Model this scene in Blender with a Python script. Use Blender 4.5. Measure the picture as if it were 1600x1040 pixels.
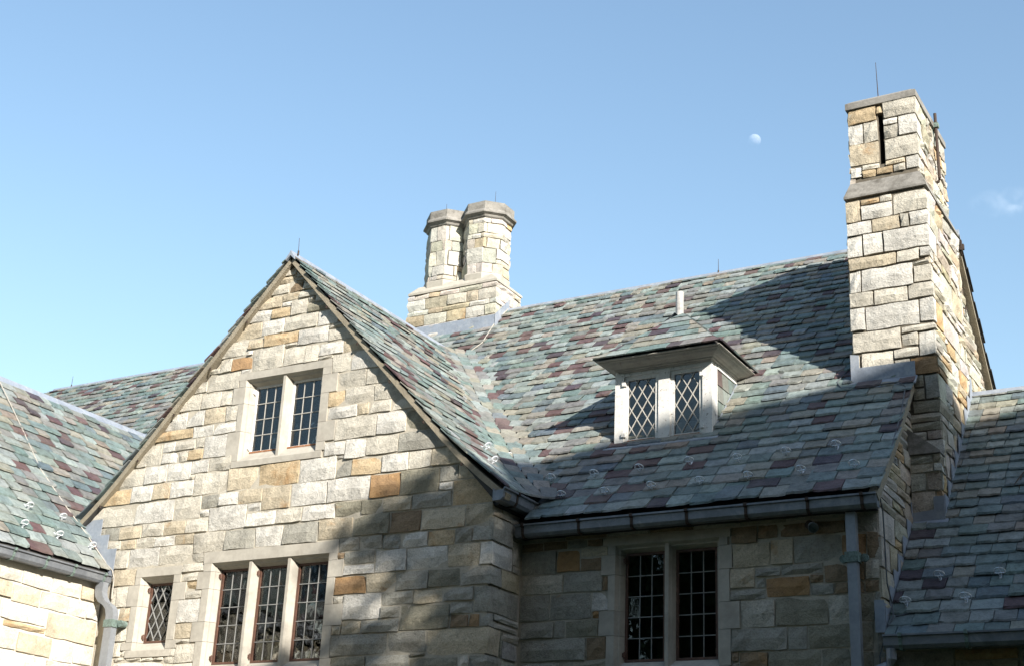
import bpy, bmesh, math, random
from mathutils import Vector, Matrix

# ------------------------------------------------------------------ camera, sky, sun, exposure
for o in list(bpy.data.objects):
    bpy.data.objects.remove(o)
SC = bpy.context.scene
COL = SC.collection
CAM = Vector((10.794251, -12.758646, 1.7))
RIGHT = Vector((0.868198, 0.494167, 0.045071))
DOWN = Vector((-0.144111, 0.338012, -0.930043))
FWD = Vector((-0.474831, 0.800966, 0.364676))
cd = bpy.data.cameras.new('camera')
cd.sensor_width = 36.0
cd.lens = 50.0
cd.clip_start = 0.1
cd.clip_end = 6000.0
camo = bpy.data.objects.new('camera', cd)
COL.objects.link(camo)
R3 = Matrix((RIGHT, -DOWN, -FWD)).transposed()
camo.matrix_world = Matrix.Translation(CAM) @ R3.to_4x4()
SC.camera = camo

SUN = Vector((2.75, -1.82, 1.67)).normalized()          # towards the sun
SUN_EL = math.asin(SUN.z)
SUN_AZ = math.atan2(SUN.x, SUN.y)                        # clockwise from +Y
w = bpy.data.worlds.new('World')
SC.world = w
w.use_nodes = True
nt = w.node_tree
sky = nt.nodes.new('ShaderNodeTexSky')
sky.sky_type = 'NISHITA'
sky.sun_disc = False
sky.sun_elevation = SUN_EL
sky.sun_rotation = SUN_AZ
sky.air_density = 1.6
sky.dust_density = 1.0
sky.ozone_density = 3.0
bg = nt.nodes['Background']
bg.inputs['Strength'].default_value = 0.117
nt.links.new(sky.outputs[0], bg.inputs[0])

ld = bpy.data.lights.new('sun', 'SUN')
ld.energy = 5.0
ld.angle = math.radians(0.53)
ld.color = (1.0, 0.945, 0.86)
lo = bpy.data.objects.new('sun', ld)
COL.objects.link(lo)
lo.rotation_euler = SUN.to_track_quat('Z', 'Y').to_euler()
lo.location = (20, -14, 25)

SC.view_settings.view_transform = 'Standard'
SC.view_settings.look = 'None'
SC.view_settings.gamma = 1.0
SC.view_settings.use_curve_mapping = False
SC.view_settings.exposure = 0.95

rng = random.Random(7)
FPX = 2222.0


def project(p):
    d = Vector(p) - CAM
    z = d.dot(FWD)
    if z < 0.1:
        return None
    return (800 + FPX * d.dot(RIGHT) / z, 520 + FPX * d.dot(DOWN) / z, z)


# ------------------------------------------------------------------ materials
def new_mat(name):
    m = bpy.data.materials.new(name)
    m.use_nodes = True
    nt = m.node_tree
    return m, nt, nt.nodes['Principled BSDF']


def N(nt, t, **kw):
    n = nt.nodes.new(t)
    for k, v in kw.items():
        if k in n.inputs.keys():
            n.inputs[k].default_value = v
        else:
            setattr(n, k, v)
    return n


def mathn(nt, op, a, b=None, clamp=False):
    n = nt.nodes.new('ShaderNodeMath')
    n.operation = op
    n.use_clamp = clamp
    for i, v in enumerate((a, b)):
        if v is None:
            continue
        if isinstance(v, (int, float)):
            n.inputs[i].default_value = v
        else:
            nt.links.new(v, n.inputs[i])
    return n.outputs[0]


def mixc(nt, fac, a, b, mode='MIX'):
    n = nt.nodes.new('ShaderNodeMix')
    n.data_type = 'RGBA'
    n.blend_type = mode
    for s, v in ((n.inputs[0], fac), (n.inputs[6], a), (n.inputs[7], b)):
        if isinstance(v, (int, float)):
            s.default_value = v
        elif isinstance(v, tuple):
            s.default_value = (*v, 1)
        else:
            nt.links.new(v, s)
    return n.outputs[2]


def ramp(nt, fac, stops):
    n = nt.nodes.new('ShaderNodeValToRGB')
    el = n.color_ramp.elements
    while len(el) < len(stops):
        el.new(0.5)
    for e, (p, c) in zip(el, stops):
        e.position = p
        e.color = (c, c, c, 1) if isinstance(c, (int, float)) else (*c, 1)
    nt.links.new(fac, n.inputs[0])
    return n.outputs[0]


def noise(nt, vec, scale, detail=4, rough=0.55, dist=0.0):
    n = nt.nodes.new('ShaderNodeTexNoise')
    n.inputs['Scale'].default_value = scale
    n.inputs['Detail'].default_value = detail
    n.inputs['Roughness'].default_value = rough
    n.inputs['Distortion'].default_value = dist
    nt.links.new(vec, n.inputs['Vector'])
    return n


def local_vec(nt, per_object=True):
    tc = nt.nodes.new('ShaderNodeTexCoord')
    if not per_object:
        return tc.outputs['Object'], None
    oi = nt.nodes.new('ShaderNodeObjectInfo')
    v = nt.nodes.new('ShaderNodeVectorMath')
    v.operation = 'MULTIPLY_ADD'
    nt.links.new(oi.outputs['Random'], v.inputs[0])
    v.inputs[1].default_value = (53.0, 91.0, 37.0)
    nt.links.new(tc.outputs['Object'], v.inputs[2])
    return v.outputs[0], oi


def make_stone_mat(name, bump=1.0):
    m, nt, b = new_mat(name)
    vec, oi = local_vec(nt)
    n1 = noise(nt, vec, 3.5, 5, 0.6)
    n2 = noise(nt, vec, 16, 6, 0.7)
    n3 = noise(nt, vec, 2.6, 5, 0.65, 0.6)
    n4 = noise(nt, vec, 60, 3, 0.7)
    base = oi.outputs['Color']
    c = mixc(nt, 1.0, base, ramp(nt, n1.outputs[0], [(0.25, 0.66), (0.5, 0.98), (0.8, 1.16)]), 'MULTIPLY')
    c = mixc(nt, 1.0, c, ramp(nt, n2.outputs[0], [(0.2, 0.6), (0.46, 0.98), (0.75, 1.12)]), 'MULTIPLY')
    c = mixc(nt, 1.0, c, ramp(nt, n4.outputs[0], [(0.25, 0.64), (0.5, 1.0), (0.8, 1.16)]), 'MULTIPLY')
    # iron staining, its amount is stored per stone
    thr = mathn(nt, 'SUBTRACT', mathn(nt, 'ADD', n3.outputs[0], oi.outputs['Alpha']), 0.98)
    st = mathn(nt, 'MULTIPLY', thr, 7.0, True)
    rust = mixc(nt, n2.outputs[0], (0.24, 0.125, 0.05), (0.56, 0.36, 0.18))
    c = mixc(nt, mathn(nt, 'MULTIPLY', st, 0.8), c, rust)
    # dark pits
    pit = ramp(nt, n2.outputs[0], [(0.24, 1.0), (0.36, 0.0)])
    c = mixc(nt, mathn(nt, 'MULTIPLY', pit, 0.45), c, (0.05, 0.045, 0.04))
    nt.links.new(c, b.inputs['Base Color'])
    b.inputs['Roughness'].default_value = 0.92
    b.inputs['Specular IOR Level'].default_value = 0.2
    bb = noise(nt, vec, 11, 8, 0.66, 0.4)
    bp = nt.nodes.new('ShaderNodeBump')
    bp.inputs['Strength'].default_value = 0.68 * bump
    bp.inputs['Distance'].default_value = 0.03
    nt.links.new(bb.outputs[0], bp.inputs['Height'])
    bp2 = nt.nodes.new('ShaderNodeBump')
    bp2.inputs['Strength'].default_value = 0.5 * bump
    bp2.inputs['Distance'].default_value = 0.012
    nt.links.new(n4.outputs[0], bp2.inputs['Height'])
    nt.links.new(bp.outputs[0], bp2.inputs['Normal'])
    nt.links.new(bp2.outputs[0], b.inputs['Normal'])
    return m


def make_slate_mat(name, attr=None):
    m, nt, b = new_mat(name)
    if attr:
        tc = nt.nodes.new('ShaderNodeTexCoord')
        vec = tc.outputs['Object']
        a = nt.nodes.new('ShaderNodeVertexColor')
        a.layer_name = attr
        base = a.outputs['Color']
    else:
        tc = nt.nodes.new('ShaderNodeNewGeometry')
        vec = tc.outputs['Position']
        oi = nt.nodes.new('ShaderNodeObjectInfo')
        base = oi.outputs['Color']
    n1 = noise(nt, vec, 7, 5, 0.6)
    n2 = noise(nt, vec, 45, 4, 0.65)
    n3 = noise(nt, vec, 1.3, 3, 0.5)
    c = mixc(nt, 1.0, base, ramp(nt, n1.outputs[0], [(0.22, 0.62), (0.5, 1.0), (0.8, 1.2)]), 'MULTIPLY')
    c = mixc(nt, 1.0, c, ramp(nt, n2.outputs[0], [(0.25, 0.72), (0.5, 1.0), (0.8, 1.15)]), 'MULTIPLY')
    mpv = nt.nodes.new('ShaderNodeMapping')
    mpv.inputs['Scale'].default_value = (9.0, 9.0, 1.1)
    nt.links.new(vec, mpv.inputs['Vector'])
    ns = noise(nt, mpv.outputs[0], 1.6, 4, 0.6)
    c = mixc(nt, 1.0, c, ramp(nt, ns.outputs[0], [(0.3, 0.72), (0.52, 1.0), (0.75, 1.1)]), 'MULTIPLY')
    c = mixc(nt, mathn(nt, 'MULTIPLY', ramp(nt, n3.outputs[0], [(0.45, 0.0), (0.7, 1.0)]), 0.22), c, (0.25, 0.23, 0.18))
    # pale lichen specks
    sp = ramp(nt, n2.outputs[0], [(0.72, 0.0), (0.76, 1.0)])
    c = mixc(nt, mathn(nt, 'MULTIPLY', sp, 0.5), c, (0.42, 0.42, 0.36))
    nt.links.new(c, b.inputs['Base Color'])
    b.inputs['Roughness'].default_value = 0.62
    b.inputs['Specular IOR Level'].default_value = 0.4
    bb = noise(nt, vec, 22, 6, 0.6, 0.5)
    bp = nt.nodes.new('ShaderNodeBump')
    bp.inputs['Strength'].default_value = 0.65
    bp.inputs['Distance'].default_value = 0.014
    nt.links.new(bb.outputs[0], bp.inputs['Height'])
    nt.links.new(bp.outputs[0], b.inputs['Normal'])
    return m


def simple_mat(name, col, rough=0.8, metal=0.0, var=0.25, scale=6.0, bump=0.2, bdist=0.01, spec=0.4, col2=None, thr=(0.45, 0.7)):
    m, nt, b = new_mat(name)
    vec, oi = local_vec(nt)
    n1 = noise(nt, vec, scale, 6, 0.62)
    n2 = noise(nt, vec, scale * 9, 4, 0.6)
    c = mixc(nt, 1.0, col, ramp(nt, n1.outputs[0], [(0.25, 1 - var), (0.5, 1.0), (0.8, 1 + var * 0.6)]), 'MULTIPLY')
    c = mixc(nt, 1.0, c, ramp(nt, n2.outputs[0], [(0.25, 1 - var * 0.5), (0.55, 1.0), (0.8, 1 + var * 0.3)]), 'MULTIPLY')
    if col2:
        n3 = noise(nt, vec, scale * 2.2, 6, 0.7, 0.3)
        c = mixc(nt, ramp(nt, n3.outputs[0], [(thr[0], 0.0), (thr[1], 1.0)]), c, col2)
    nt.links.new(c, b.inputs['Base Color'])
    b.inputs['Roughness'].default_value = rough
    b.inputs['Metallic'].default_value = metal
    b.inputs['Specular IOR Level'].default_value = spec
    if bump:
        bp = nt.nodes.new('ShaderNodeBump')
        bp.inputs['Strength'].default_value = bump
        bp.inputs['Distance'].default_value = bdist
        nt.links.new(n2.outputs[0], bp.inputs['Height'])
        nt.links.new(bp.outputs[0], b.inputs['Normal'])
    return m


def make_glass():
    m, nt, b = new_mat('leaded_glass')
    nt.nodes.remove(b)
    out = nt.nodes['Material Output']
    vec, oi = local_vec(nt)
    n1 = noise(nt, vec, 5, 2, 0.5)
    bp = nt.nodes.new('ShaderNodeBump')
    bp.inputs['Strength'].default_value = 0.12
    bp.inputs['Distance'].default_value = 0.02
    nt.links.new(n1.outputs[0], bp.inputs['Height'])
    gl = nt.nodes.new('ShaderNodeBsdfGlossy')
    gl.inputs['Roughness'].default_value = 0.02
    nt.links.new(bp.outputs[0], gl.inputs['Normal'])
    tr = nt.nodes.new('ShaderNodeBsdfTransparent')
    tr.inputs['Color'].default_value = (0.78, 0.80, 0.80, 1)
    fr = nt.nodes.new('ShaderNodeFresnel')
    fr.inputs['IOR'].default_value = 1.6
    mx = nt.nodes.new('ShaderNodeMixShader')
    nt.links.new(mathn(nt, 'MULTIPLY', fr.outputs[0], 0.95, True), mx.inputs[0])
    nt.links.new(tr.outputs[0], mx.inputs[1])
    nt.links.new(gl.outputs[0], mx.inputs[2])
    nt.links.new(mx.outputs[0], out.inputs['Surface'])
    return m


MAT = {}
MAT['stone'] = make_stone_mat('rubble_stone', 1.0)
MAT['ashlar'] = make_stone_mat('smooth_stone', 0.45)
MAT['slate'] = make_slate_mat('roof_slate')
MAT['slatemesh'] = make_slate_mat('roof_slate_field', 'tint')
MAT['mortar'] = simple_mat('mortar', (0.45, 0.41, 0.335), 0.95, var=0.3, scale=5, bump=0.4)
MAT['mortar_white'] = simple_mat('white_mortar', (0.62, 0.58, 0.5), 0.95, var=0.15, scale=5, bump=0.3)
MAT['mortar_dark'] = simple_mat('sooty_mortar', (0.15, 0.13, 0.10), 0.95, var=0.35, scale=5, bump=0.4)
MAT['limestone'] = simple_mat('limestone', (0.445, 0.415, 0.355), 0.85, var=0.22, scale=2.2, bump=0.3, bdist=0.006, col2=(0.31, 0.28, 0.235), thr=(0.47, 0.80))
MAT['capstone'] = simple_mat('weathered_capstone', (0.26, 0.246, 0.222), 0.9, var=0.35, scale=3.0, bump=0.4, col2=(0.11, 0.10, 0.085), thr=(0.48, 0.72))
MAT['lead'] = simple_mat('lead_sheet', (0.30, 0.335, 0.39), 0.55, 0.25, var=0.3, scale=3.0, bump=0.15, col2=(0.42, 0.44, 0.46), thr=(0.5, 0.75))
MAT['gutter'] = simple_mat('lead_coated_copper', (0.22, 0.235, 0.26), 0.5, 0.5, var=0.3, scale=3.0, bump=0.1, col2=(0.33, 0.35, 0.37), thr=(0.52, 0.75))
MAT['pipe_metal'] = simple_mat('downpipe_metal', (0.30, 0.32, 0.35), 0.5, 0.45, var=0.25, scale=3.0, bump=0.1)
MAT['verdigris'] = simple_mat('verdigris_copper', (0.20, 0.27, 0.24), 0.7, 0.2, var=0.4, scale=20, bump=0.2, col2=(0.08, 0.09, 0.08))
MAT['deck'] = simple_mat('roof_deck', (0.05, 0.048, 0.045), 0.95, var=0.2, bump=0)
MAT['verge'] = simple_mat('verge_mortar', (0.30, 0.262, 0.195), 0.95, var=0.35, scale=6, bump=0.5, bdist=0.02)
MAT['white'] = simple_mat('white_paint', (0.72, 0.705, 0.67), 0.6, var=0.2, scale=9, bump=0.35, col2=(0.30, 0.27, 0.23), thr=(0.585, 0.66))
MAT['cornice'] = simple_mat('grey_paint', (0.36, 0.34, 0.30), 0.75, var=0.3, scale=5, bump=0.3, col2=(0.22, 0.2, 0.17), thr=(0.55, 0.75))
MAT['rust'] = simple_mat('rusty_steel', (0.34, 0.15, 0.07), 0.85, var=0.4, scale=12, bump=0.3, col2=(0.5, 0.42, 0.36), thr=(0.58, 0.68))
MAT['brown'] = simple_mat('brown_paint', (0.115, 0.060, 0.042), 0.6, var=0.3, scale=9, bump=0.2, col2=(0.22, 0.12, 0.08), thr=(0.55, 0.75))
MAT['leadcame'] = simple_mat('lead_came', (0.30, 0.30, 0.29), 0.6, 0.1, var=0.35, scale=14, bump=0)
MAT['whitecame'] = simple_mat('pale_came', (0.48, 0.46, 0.42), 0.7, 0.0, var=0.25, scale=14, bump=0)
MAT['glass'] = make_glass()
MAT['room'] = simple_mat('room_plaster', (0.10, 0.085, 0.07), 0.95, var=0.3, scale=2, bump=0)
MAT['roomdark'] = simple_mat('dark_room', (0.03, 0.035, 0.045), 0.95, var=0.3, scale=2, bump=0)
MAT['curtain'] = simple_mat('curtain_cloth', (0.6, 0.55, 0.46), 0.95, var=0.1, scale=4, bump=0)
MAT['iron'] = simple_mat('dark_iron', (0.07, 0.05, 0.04), 0.7, 0.4, var=0.4, scale=18, bump=0.2)
MAT['cable'] = simple_mat('cable', (0.45, 0.42, 0.37), 0.7, 0.3, var=0.2, scale=14, bump=0)
MAT['cabledark'] = simple_mat('dark_cable', (0.12, 0.13, 0.14), 0.7, 0.3, var=0.2, scale=14, bump=0)
MAT['guard'] = simple_mat('steel_wire', (0.82, 0.84, 0.87), 0.35, 0.4, var=0.15, scale=14, bump=0)
MAT['ventpipe'] = simple_mat('vent_pipe', (0.44, 0.43, 0.41), 0.7, 0.1, var=0.45, scale=10, bump=0.2)
MAT['bark'] = simple_mat('bark', (0.10, 0.075, 0.055), 0.95, var=0.4, scale=8, bump=0.6)
MAT['leaf'] = simple_mat('leaves', (0.055, 0.085, 0.03), 0.7, var=0.5, scale=1.2, bump=0)
MAT['grass'] = simple_mat('lawn_grass', (0.05, 0.075, 0.025), 0.95, var=0.4, scale=0.7, bump=0.5)
MAT['housewall'] = simple_mat('hall_wall', (0.16, 0.14, 0.11), 0.95, var=0.3, scale=0.8, bump=0.4)
MAT['houseroof'] = simple_mat('hall_roof', (0.10, 0.10, 0.10), 0.8, var=0.3, scale=1.0, bump=0.4)
MAT['greenish'] = simple_mat('mossy', (0.25, 0.26, 0.12), 0.95, var=0.3, scale=4, bump=0.3)


# ------------------------------------------------------------------ object helpers
def link(o, parent=None):
    COL.objects.link(o)
    if parent is not None:
        o.parent = parent
        o.matrix_parent_inverse = Matrix.Translation(-world_loc(parent))
    return o


def world_loc(o):
    return Vector(o['_w']) if '_w' in o.keys() else Vector((0, 0, 0))


def wing(name, label, cat, loc, group=None):
    o = bpy.data.objects.new(name, None)
    o.empty_display_size = 0.5
    o.location = loc
    o['_w'] = tuple(loc)
    o['label'] = label
    o['category'] = cat
    if group:
        o['group'] = group
    COL.objects.link(o)
    return o


def tag(o, label, cat, group=None):
    o['label'] = label
    o['category'] = cat
    if group:
        o['group'] = group
    return o


def mesh_from(verts, faces, name='m'):
    me = bpy.data.meshes.new(name)
    me.from_pydata([tuple(v) for v in verts], [], faces)
    me.update()
    return me


def fix_normals(me):
    bm = bmesh.new()
    bm.from_mesh(me)
    bmesh.ops.recalc_face_normals(bm, faces=bm.faces)
    bm.to_mesh(me)
    bm.free()


def add(name, verts, faces, mat, parent=None, smooth=False, fix=True):
    """one mesh object in world coordinates, its origin at its own centre"""
    c = Vector((0, 0, 0))
    for v in verts:
        c += Vector(v)
    c /= max(1, len(verts))
    me = mesh_from([Vector(v) - c for v in verts], faces, name)
    if fix:
        fix_normals(me)
    me.materials.append(MAT[mat] if isinstance(mat, str) else mat)
    if smooth:
        for p in me.polygons:
            p.use_smooth = True
    o = bpy.data.objects.new(name, me)
    o.location = c
    o['_w'] = tuple(c)
    link(o, parent)
    return o


class MB:
    """collects pieces of one mesh"""
    def __init__(s):
        s.v = []
        s.f = []

    def poly(s, pts, faces):
        b = len(s.v)
        s.v += [Vector(p) for p in pts]
        s.f += [[b + i for i in f] for f in faces]

    def box(s, x0, x1, y0, y1, z0, z1):
        s.poly([(x0, y0, z0), (x1, y0, z0), (x1, y1, z0), (x0, y1, z0), (x0, y0, z1), (x1, y0, z1), (x1, y1, z1), (x0, y1, z1)],
               [(0, 3, 2, 1), (4, 5, 6, 7), (0, 1, 5, 4), (1, 2, 6, 5), (2, 3, 7, 6), (3, 0, 4, 7)])

    def bar(s, p, q, wid, thk, side):
        p = Vector(p); q = Vector(q)
        d = (q - p).normalized()
        a = Vector(side).normalized()
        b = d.cross(a).normalized()
        a = b.cross(d).normalized()
        P = []
        for e in (p, q):
            for sx, sy in ((-1, -1), (1, -1), (1, 1), (-1, 1)):
                P.append(e + a * (sx * wid / 2) + b * (sy * thk / 2))
        s.poly(P, [(3, 2, 1, 0), (4, 5, 6, 7), (0, 1, 5, 4), (1, 2, 6, 5), (2, 3, 7, 6), (3, 0, 4, 7)])

    def tube(s, pts, rad, n=8, taper=None):
        pts = [Vector(p) for p in pts]
        base = len(s.v)
        up = Vector((0.31, 0.17, 0.93))
        for i, p in enumerate(pts):
            d = (pts[min(i + 1, len(pts) - 1)] - pts[max(i - 1, 0)]).normalized()
            a = d.cross(up)
            if a.length < 1e-3:
                a = d.cross(Vector((1, 0, 0)))
            a.normalize()
            b = d.cross(a)
            r = rad if taper is None else rad + (taper - rad) * i / (len(pts) - 1)
            for k in range(n):
                t = 2 * math.pi * k / n
                s.v.append(p + a * (r * math.cos(t)) + b * (r * math.sin(t)))
        for i in range(len(pts) - 1):
            for k in range(n):
                k2 = (k + 1) % n
                s.f.append([base + i * n + k, base + i * n + k2, base + (i + 1) * n + k2, base + (i + 1) * n + k])
        s.f.append([base + k for k in range(n)][::-1])
        s.f.append([base + (len(pts) - 1) * n + k for k in range(n)])

    def prism(s, poly, a, b):
        """poly: list of points (Vector), extruded from offset a to offset b (Vectors)"""
        n = len(poly)
        P = [Vector(p) + Vector(a) for p in poly] + [Vector(p) + Vector(b) for p in poly]
        F = [list(range(n))[::-1], list(range(n, 2 * n))]
        for i in range(n):
            j = (i + 1) % n
            F.append([i, j, n + j, n + i])
        s.poly(P, F)

    def build(s, name, mat, parent=None, smooth=False):
        return add(name, s.v, s.f, mat, parent, smooth)


# ------------------------------------------------------------------ stone walls along a path in plan
class Path:
    def __init__(s, pts):
        s.p = [Vector((a, b)) for a, b in pts]
        s.u = [0.0]
        s.d = []
        for a, b in zip(s.p, s.p[1:]):
            s.d.append((b - a).normalized())
            s.u.append(s.u[-1] + (b - a).length)

    def at(s, u, n):
        k = len(s.d) - 1
        for i in range(len(s.d)):
            if u < s.u[i + 1] - 1e-7:
                k = i
                break
        d = s.d[k]
        nr = Vector((d.y, -d.x))
        if k > 0 and abs(u - s.u[k]) < 1e-5:
            e = s.d[k - 1]
            n2 = Vector((e.y, -e.x))
            nr = (nr + n2) / (1 + nr.dot(n2))
        q = s.p[k] + d * (u - s.u[k]) + nr * n
        return q

    def corners(s, a, b):
        return [c for c in s.u[1:-1] if a + 0.02 < c < b - 0.02]


def build_stone(path, u0, u1, z0, z1, col, rust, parent, gap=0.009, relief=0.016, back=-0.06, clips=None, name='stone', mat='stone', r=None, fine=True):
    r = r or rng
    a, b = u0 + gap, u1 - gap
    lo, hi = z0 + gap, z1 - gap
    if b - a < 0.03 or hi - lo < 0.03:
        return None
    nu = max(2, min(5, int((b - a) / 0.11)))
    nz = max(2, min(3, int((hi - lo) / 0.10)))
    us = [a + (b - a) * i / nu for i in range(nu + 1)]
    for c in path.corners(a, b):
        j = min(range(len(us)), key=lambda i: abs(us[i] - c))
        if j == 0 or j == len(us) - 1:
            us.append(c)
            us.sort()
        else:
            us[j] = c
    zs = [lo + (hi - lo) * i / nz for i in range(nz + 1)]
    nu = len(us) - 1
    cs = set(round(c, 5) for c in path.corners(a, b))
    proud = r.uniform(0, 0.010)
    tilt_u = r.uniform(-0.010, 0.010)
    tilt_z = r.uniform(-0.010, 0.010)
    ch = min(0.022, 0.2 * min(b - a, hi - lo))
    verts = []
    idx = {}
    jit = min(0.007, 0.03 * min(b - a, hi - lo) + 0.002)
    for i, u in enumerate(us):
        for j, z in enumerate(zs):
            edge_u = i in (0, nu)
            edge_z = j in (0, nz)
            corner = round(u, 5) in cs
            uu, zz = u, z
            if not corner:
                uu += r.uniform(-jit, jit) if not edge_u else r.uniform(-jit, jit) * 0.8
                if not edge_u and not edge_z:
                    uu += r.uniform(-0.015, 0.015)
            zz += r.uniform(-jit, jit)
            n = proud + tilt_u * (2 * i / nu - 1) + tilt_z * (2 * j / nz - 1)
            if edge_u or edge_z:
                n += -0.006 + r.uniform(-0.005, 0.003)
            else:
                n += r.uniform(0.15, 1.0) * relief
            q = path.at(u if corner else uu, n)
            idx[(i, j)] = len(verts)
            verts.append((q.x, q.y, zz))
    # outline recessed behind a ragged arris
    ring = [(i, 0) for i in range(nu + 1)] + [(nu, j) for j in range(1, nz + 1)] + [(i, nz) for i in range(nu - 1, -1, -1)] + [(0, j) for j in range(nz - 1, 0, -1)]
    faces = []
    for i in range(nu):
        for j in range(nz):
            faces.append([idx[(i, j)], idx[(i + 1, j)], idx[(i + 1, j + 1)], idx[(i, j + 1)]])
    ridx = []
    for (i, j) in ring:
        u, z = us[i], zs[j]
        q = path.at(u, back)
        uo = 0.004 if i == 0 else (-0.004 if i == nu else 0)
        zo = 0.004 if j == 0 else (-0.004 if j == nz else 0)
        ridx.append(len(verts))
        verts.append((q.x, q.y, z + zo))
    m = len(ring)
    for k in range(m):
        k2 = (k + 1) % m
        faces.append([idx[ring[k]], ridx[k], ridx[k2], idx[ring[k2]]])
    c = Vector((0, 0, 0))
    for v in verts:
        c += Vector(v)
    c /= len(verts)
    me = mesh_from([Vector(v) - c for v in verts], faces, name)
    if clips:
        bm = bmesh.new()
        bm.from_mesh(me)
        for co, no in clips:
            bmesh.ops.bisect_plane(bm, geom=bm.verts[:] + bm.edges[:] + bm.faces[:], plane_co=Vector(co) - c, plane_no=Vector(no), clear_outer=True)
        if len(bm.faces) == 0:
            bm.free()
            return None
        bm.to_mesh(me)
        bm.free()
    me.materials.append(MAT[mat])
    o = bpy.data.objects.new(name, me)
    o.location = c
    o['_w'] = tuple(c)
    o.color = (*col, rust)
    link(o, parent)
    return o


def lines(a, b, must, step):
    L = sorted(set([a, b] + [m for m in must if a < m < b]))
    keep = [L[0]]
    for v in L[1:]:
        if v - keep[-1] < 0.028:
            continue
        keep.append(v)
    keep[-1] = b
    out = [keep[0]]
    for p, q in zip(keep, keep[1:]):
        n = max(1, round((q - p) / step))
        for i in range(1, n + 1):
            out.append(p + (q - p) * i / n)
    return out


def pack(u0, u1, z0, z1, blocked, inside, r, hs=(0.12, 0.22, 0.32), hw=(0.22, 0.5, 0.28), wr=(0.22, 0.75), du=0.08, dz=0.105):
    """random squared rubble: rectangles that fill the wall round the blocked rectangles"""
    must_u = [b[0] for b in blocked] + [b[1] for b in blocked]
    must_z = [b[2] for b in blocked] + [b[3] for b in blocked]
    U = lines(u0, u1, must_u, du)
    Z = lines(z0, z1, must_z, dz)
    nu, nz = len(U) - 1, len(Z) - 1
    occ = [[False] * nz for _ in range(nu)]
    for i in range(nu):
        for j in range(nz):
            uc, zc = (U[i] + U[i + 1]) / 2, (Z[j] + Z[j + 1]) / 2
            if not inside(uc, zc, U[i], U[i + 1], Z[j], Z[j + 1]):
                occ[i][j] = True
                continue
            for b in blocked:
                if b[0] - 1e-4 < uc < b[1] + 1e-4 and b[2] - 1e-4 < zc < b[3] + 1e-4:
                    occ[i][j] = True
                    break
    res = []
    joints = set()
    top = [0] * nu

    def emit(i0, i1, j0, j1):
        res.append((U[i0], U[i1], Z[j0], Z[j1]))
        for q in range(j0, j1 + 1):
            joints.add((i1, q))

    for j in range(nz):
        i = 0
        while i < nu:
            if occ[i][j]:
                i += 1
                continue
            run = 0
            while i + run < nu and not occ[i + run][j]:
                run += 1
            runw = U[i + run] - U[i]
            h = r.choices(hs, hw)[0] * r.uniform(0.9, 1.1)
            if i > 0 and top[i - 1] > j and r.random() < 0.85:
                h = Z[top[i - 1]] - Z[j]
            wd = min(max(r.uniform(*wr), h * 0.8), 3.2 * h + 0.1)
            if runw - wd < wr[0]:
                wd = runw if runw < wr[1] * 1.2 else runw / 2
            n = 1
            while n < run and (U[i + n] + U[min(i + n + 1, nu)]) / 2 - U[i] < wd:
                n += 1
            for alt in (0, 1, -1, 2):
                if 1 <= n + alt <= run and (i + n + alt, j) not in joints:
                    n = n + alt
                    break
            m = 1
            while j + m < nz and Z[j + m] - Z[j] < h - 0.04 and all(not occ[i + q][j + m] for q in range(n)):
                m += 1
            for p in range(n):
                for q in range(m):
                    occ[i + p][j + q] = True
                top[i + p] = j + m
            W_, H_ = U[i + n] - U[i], Z[j + m] - Z[j]
            if m >= 2 and H_ > 0.2 and W_ > 0.2 and r.random() < 0.34:
                k = r.randint(1, m - 1)
                for (ja, jb) in ((j, j + k), (j + k, j + m)):
                    if n >= 4 and W_ > 2.2 * (Z[jb] - Z[ja]) and r.random() < 0.7:
                        c = r.randint(2, n - 2)
                        emit(i, i + c, ja, jb)
                        emit(i + c, i + n, ja, jb)
                    else:
                        emit(i, i + n, ja, jb)
            else:
                emit(i, i + n, j, j + m)
            i += n
    return res


STONES = [((0.50, 0.465, 0.385), 0.10), ((0.53, 0.505, 0.45), 0.06), ((0.48, 0.43, 0.335), 0.2), ((0.40, 0.385, 0.33), 0.05),
          ((0.49, 0.415, 0.295), 0.33), ((0.49, 0.36, 0.21), 0.44), ((0.37, 0.32, 0.25), 0.22), ((0.36, 0.36, 0.315), 0.08)]
SW_MIX = (0.24, 0.24, 0.16, 0.12, 0.08, 0.045, 0.06, 0.055)


def stone_colour(r, weights=SW_MIX):
    c, a = r.choices(STONES, weights)[0]
    k = r.uniform(0.86, 1.1)
    return tuple(max(0.02, v * k * r.uniform(0.96, 1.04)) for v in c), max(0.0, a + r.uniform(-0.06, 0.12))


ORANGE = ((0.52, 0.41, 0.265), 0.44)
TAN = ((0.525, 0.455, 0.34), 0.40)
RUSTY = ((0.36, 0.23, 0.125), 0.55)
PALE = ((0.60, 0.575, 0.52), 0.20)
GREYS = ((0.355, 0.340, 0.292), 0.30)
BROWN = ((0.27, 0.20, 0.13), 0.40)
CREAM = ((0.545, 0.508, 0.43), 0.29)
GREENG = ((0.295, 0.275, 0.21), 0.33)


# ------------------------------------------------------------------ slates
PALETTE = [((0.145, 0.192, 0.184), 29), ((0.238, 0.270, 0.257), 22), ((0.240, 0.228, 0.194), 16), ((0.178, 0.183, 0.172), 17),
           ((0.108, 0.067, 0.067), 7), ((0.070, 0.053, 0.063), 3), ((0.215, 0.18, 0.145), 1), ((0.120, 0.152, 0.168), 5)]


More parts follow.
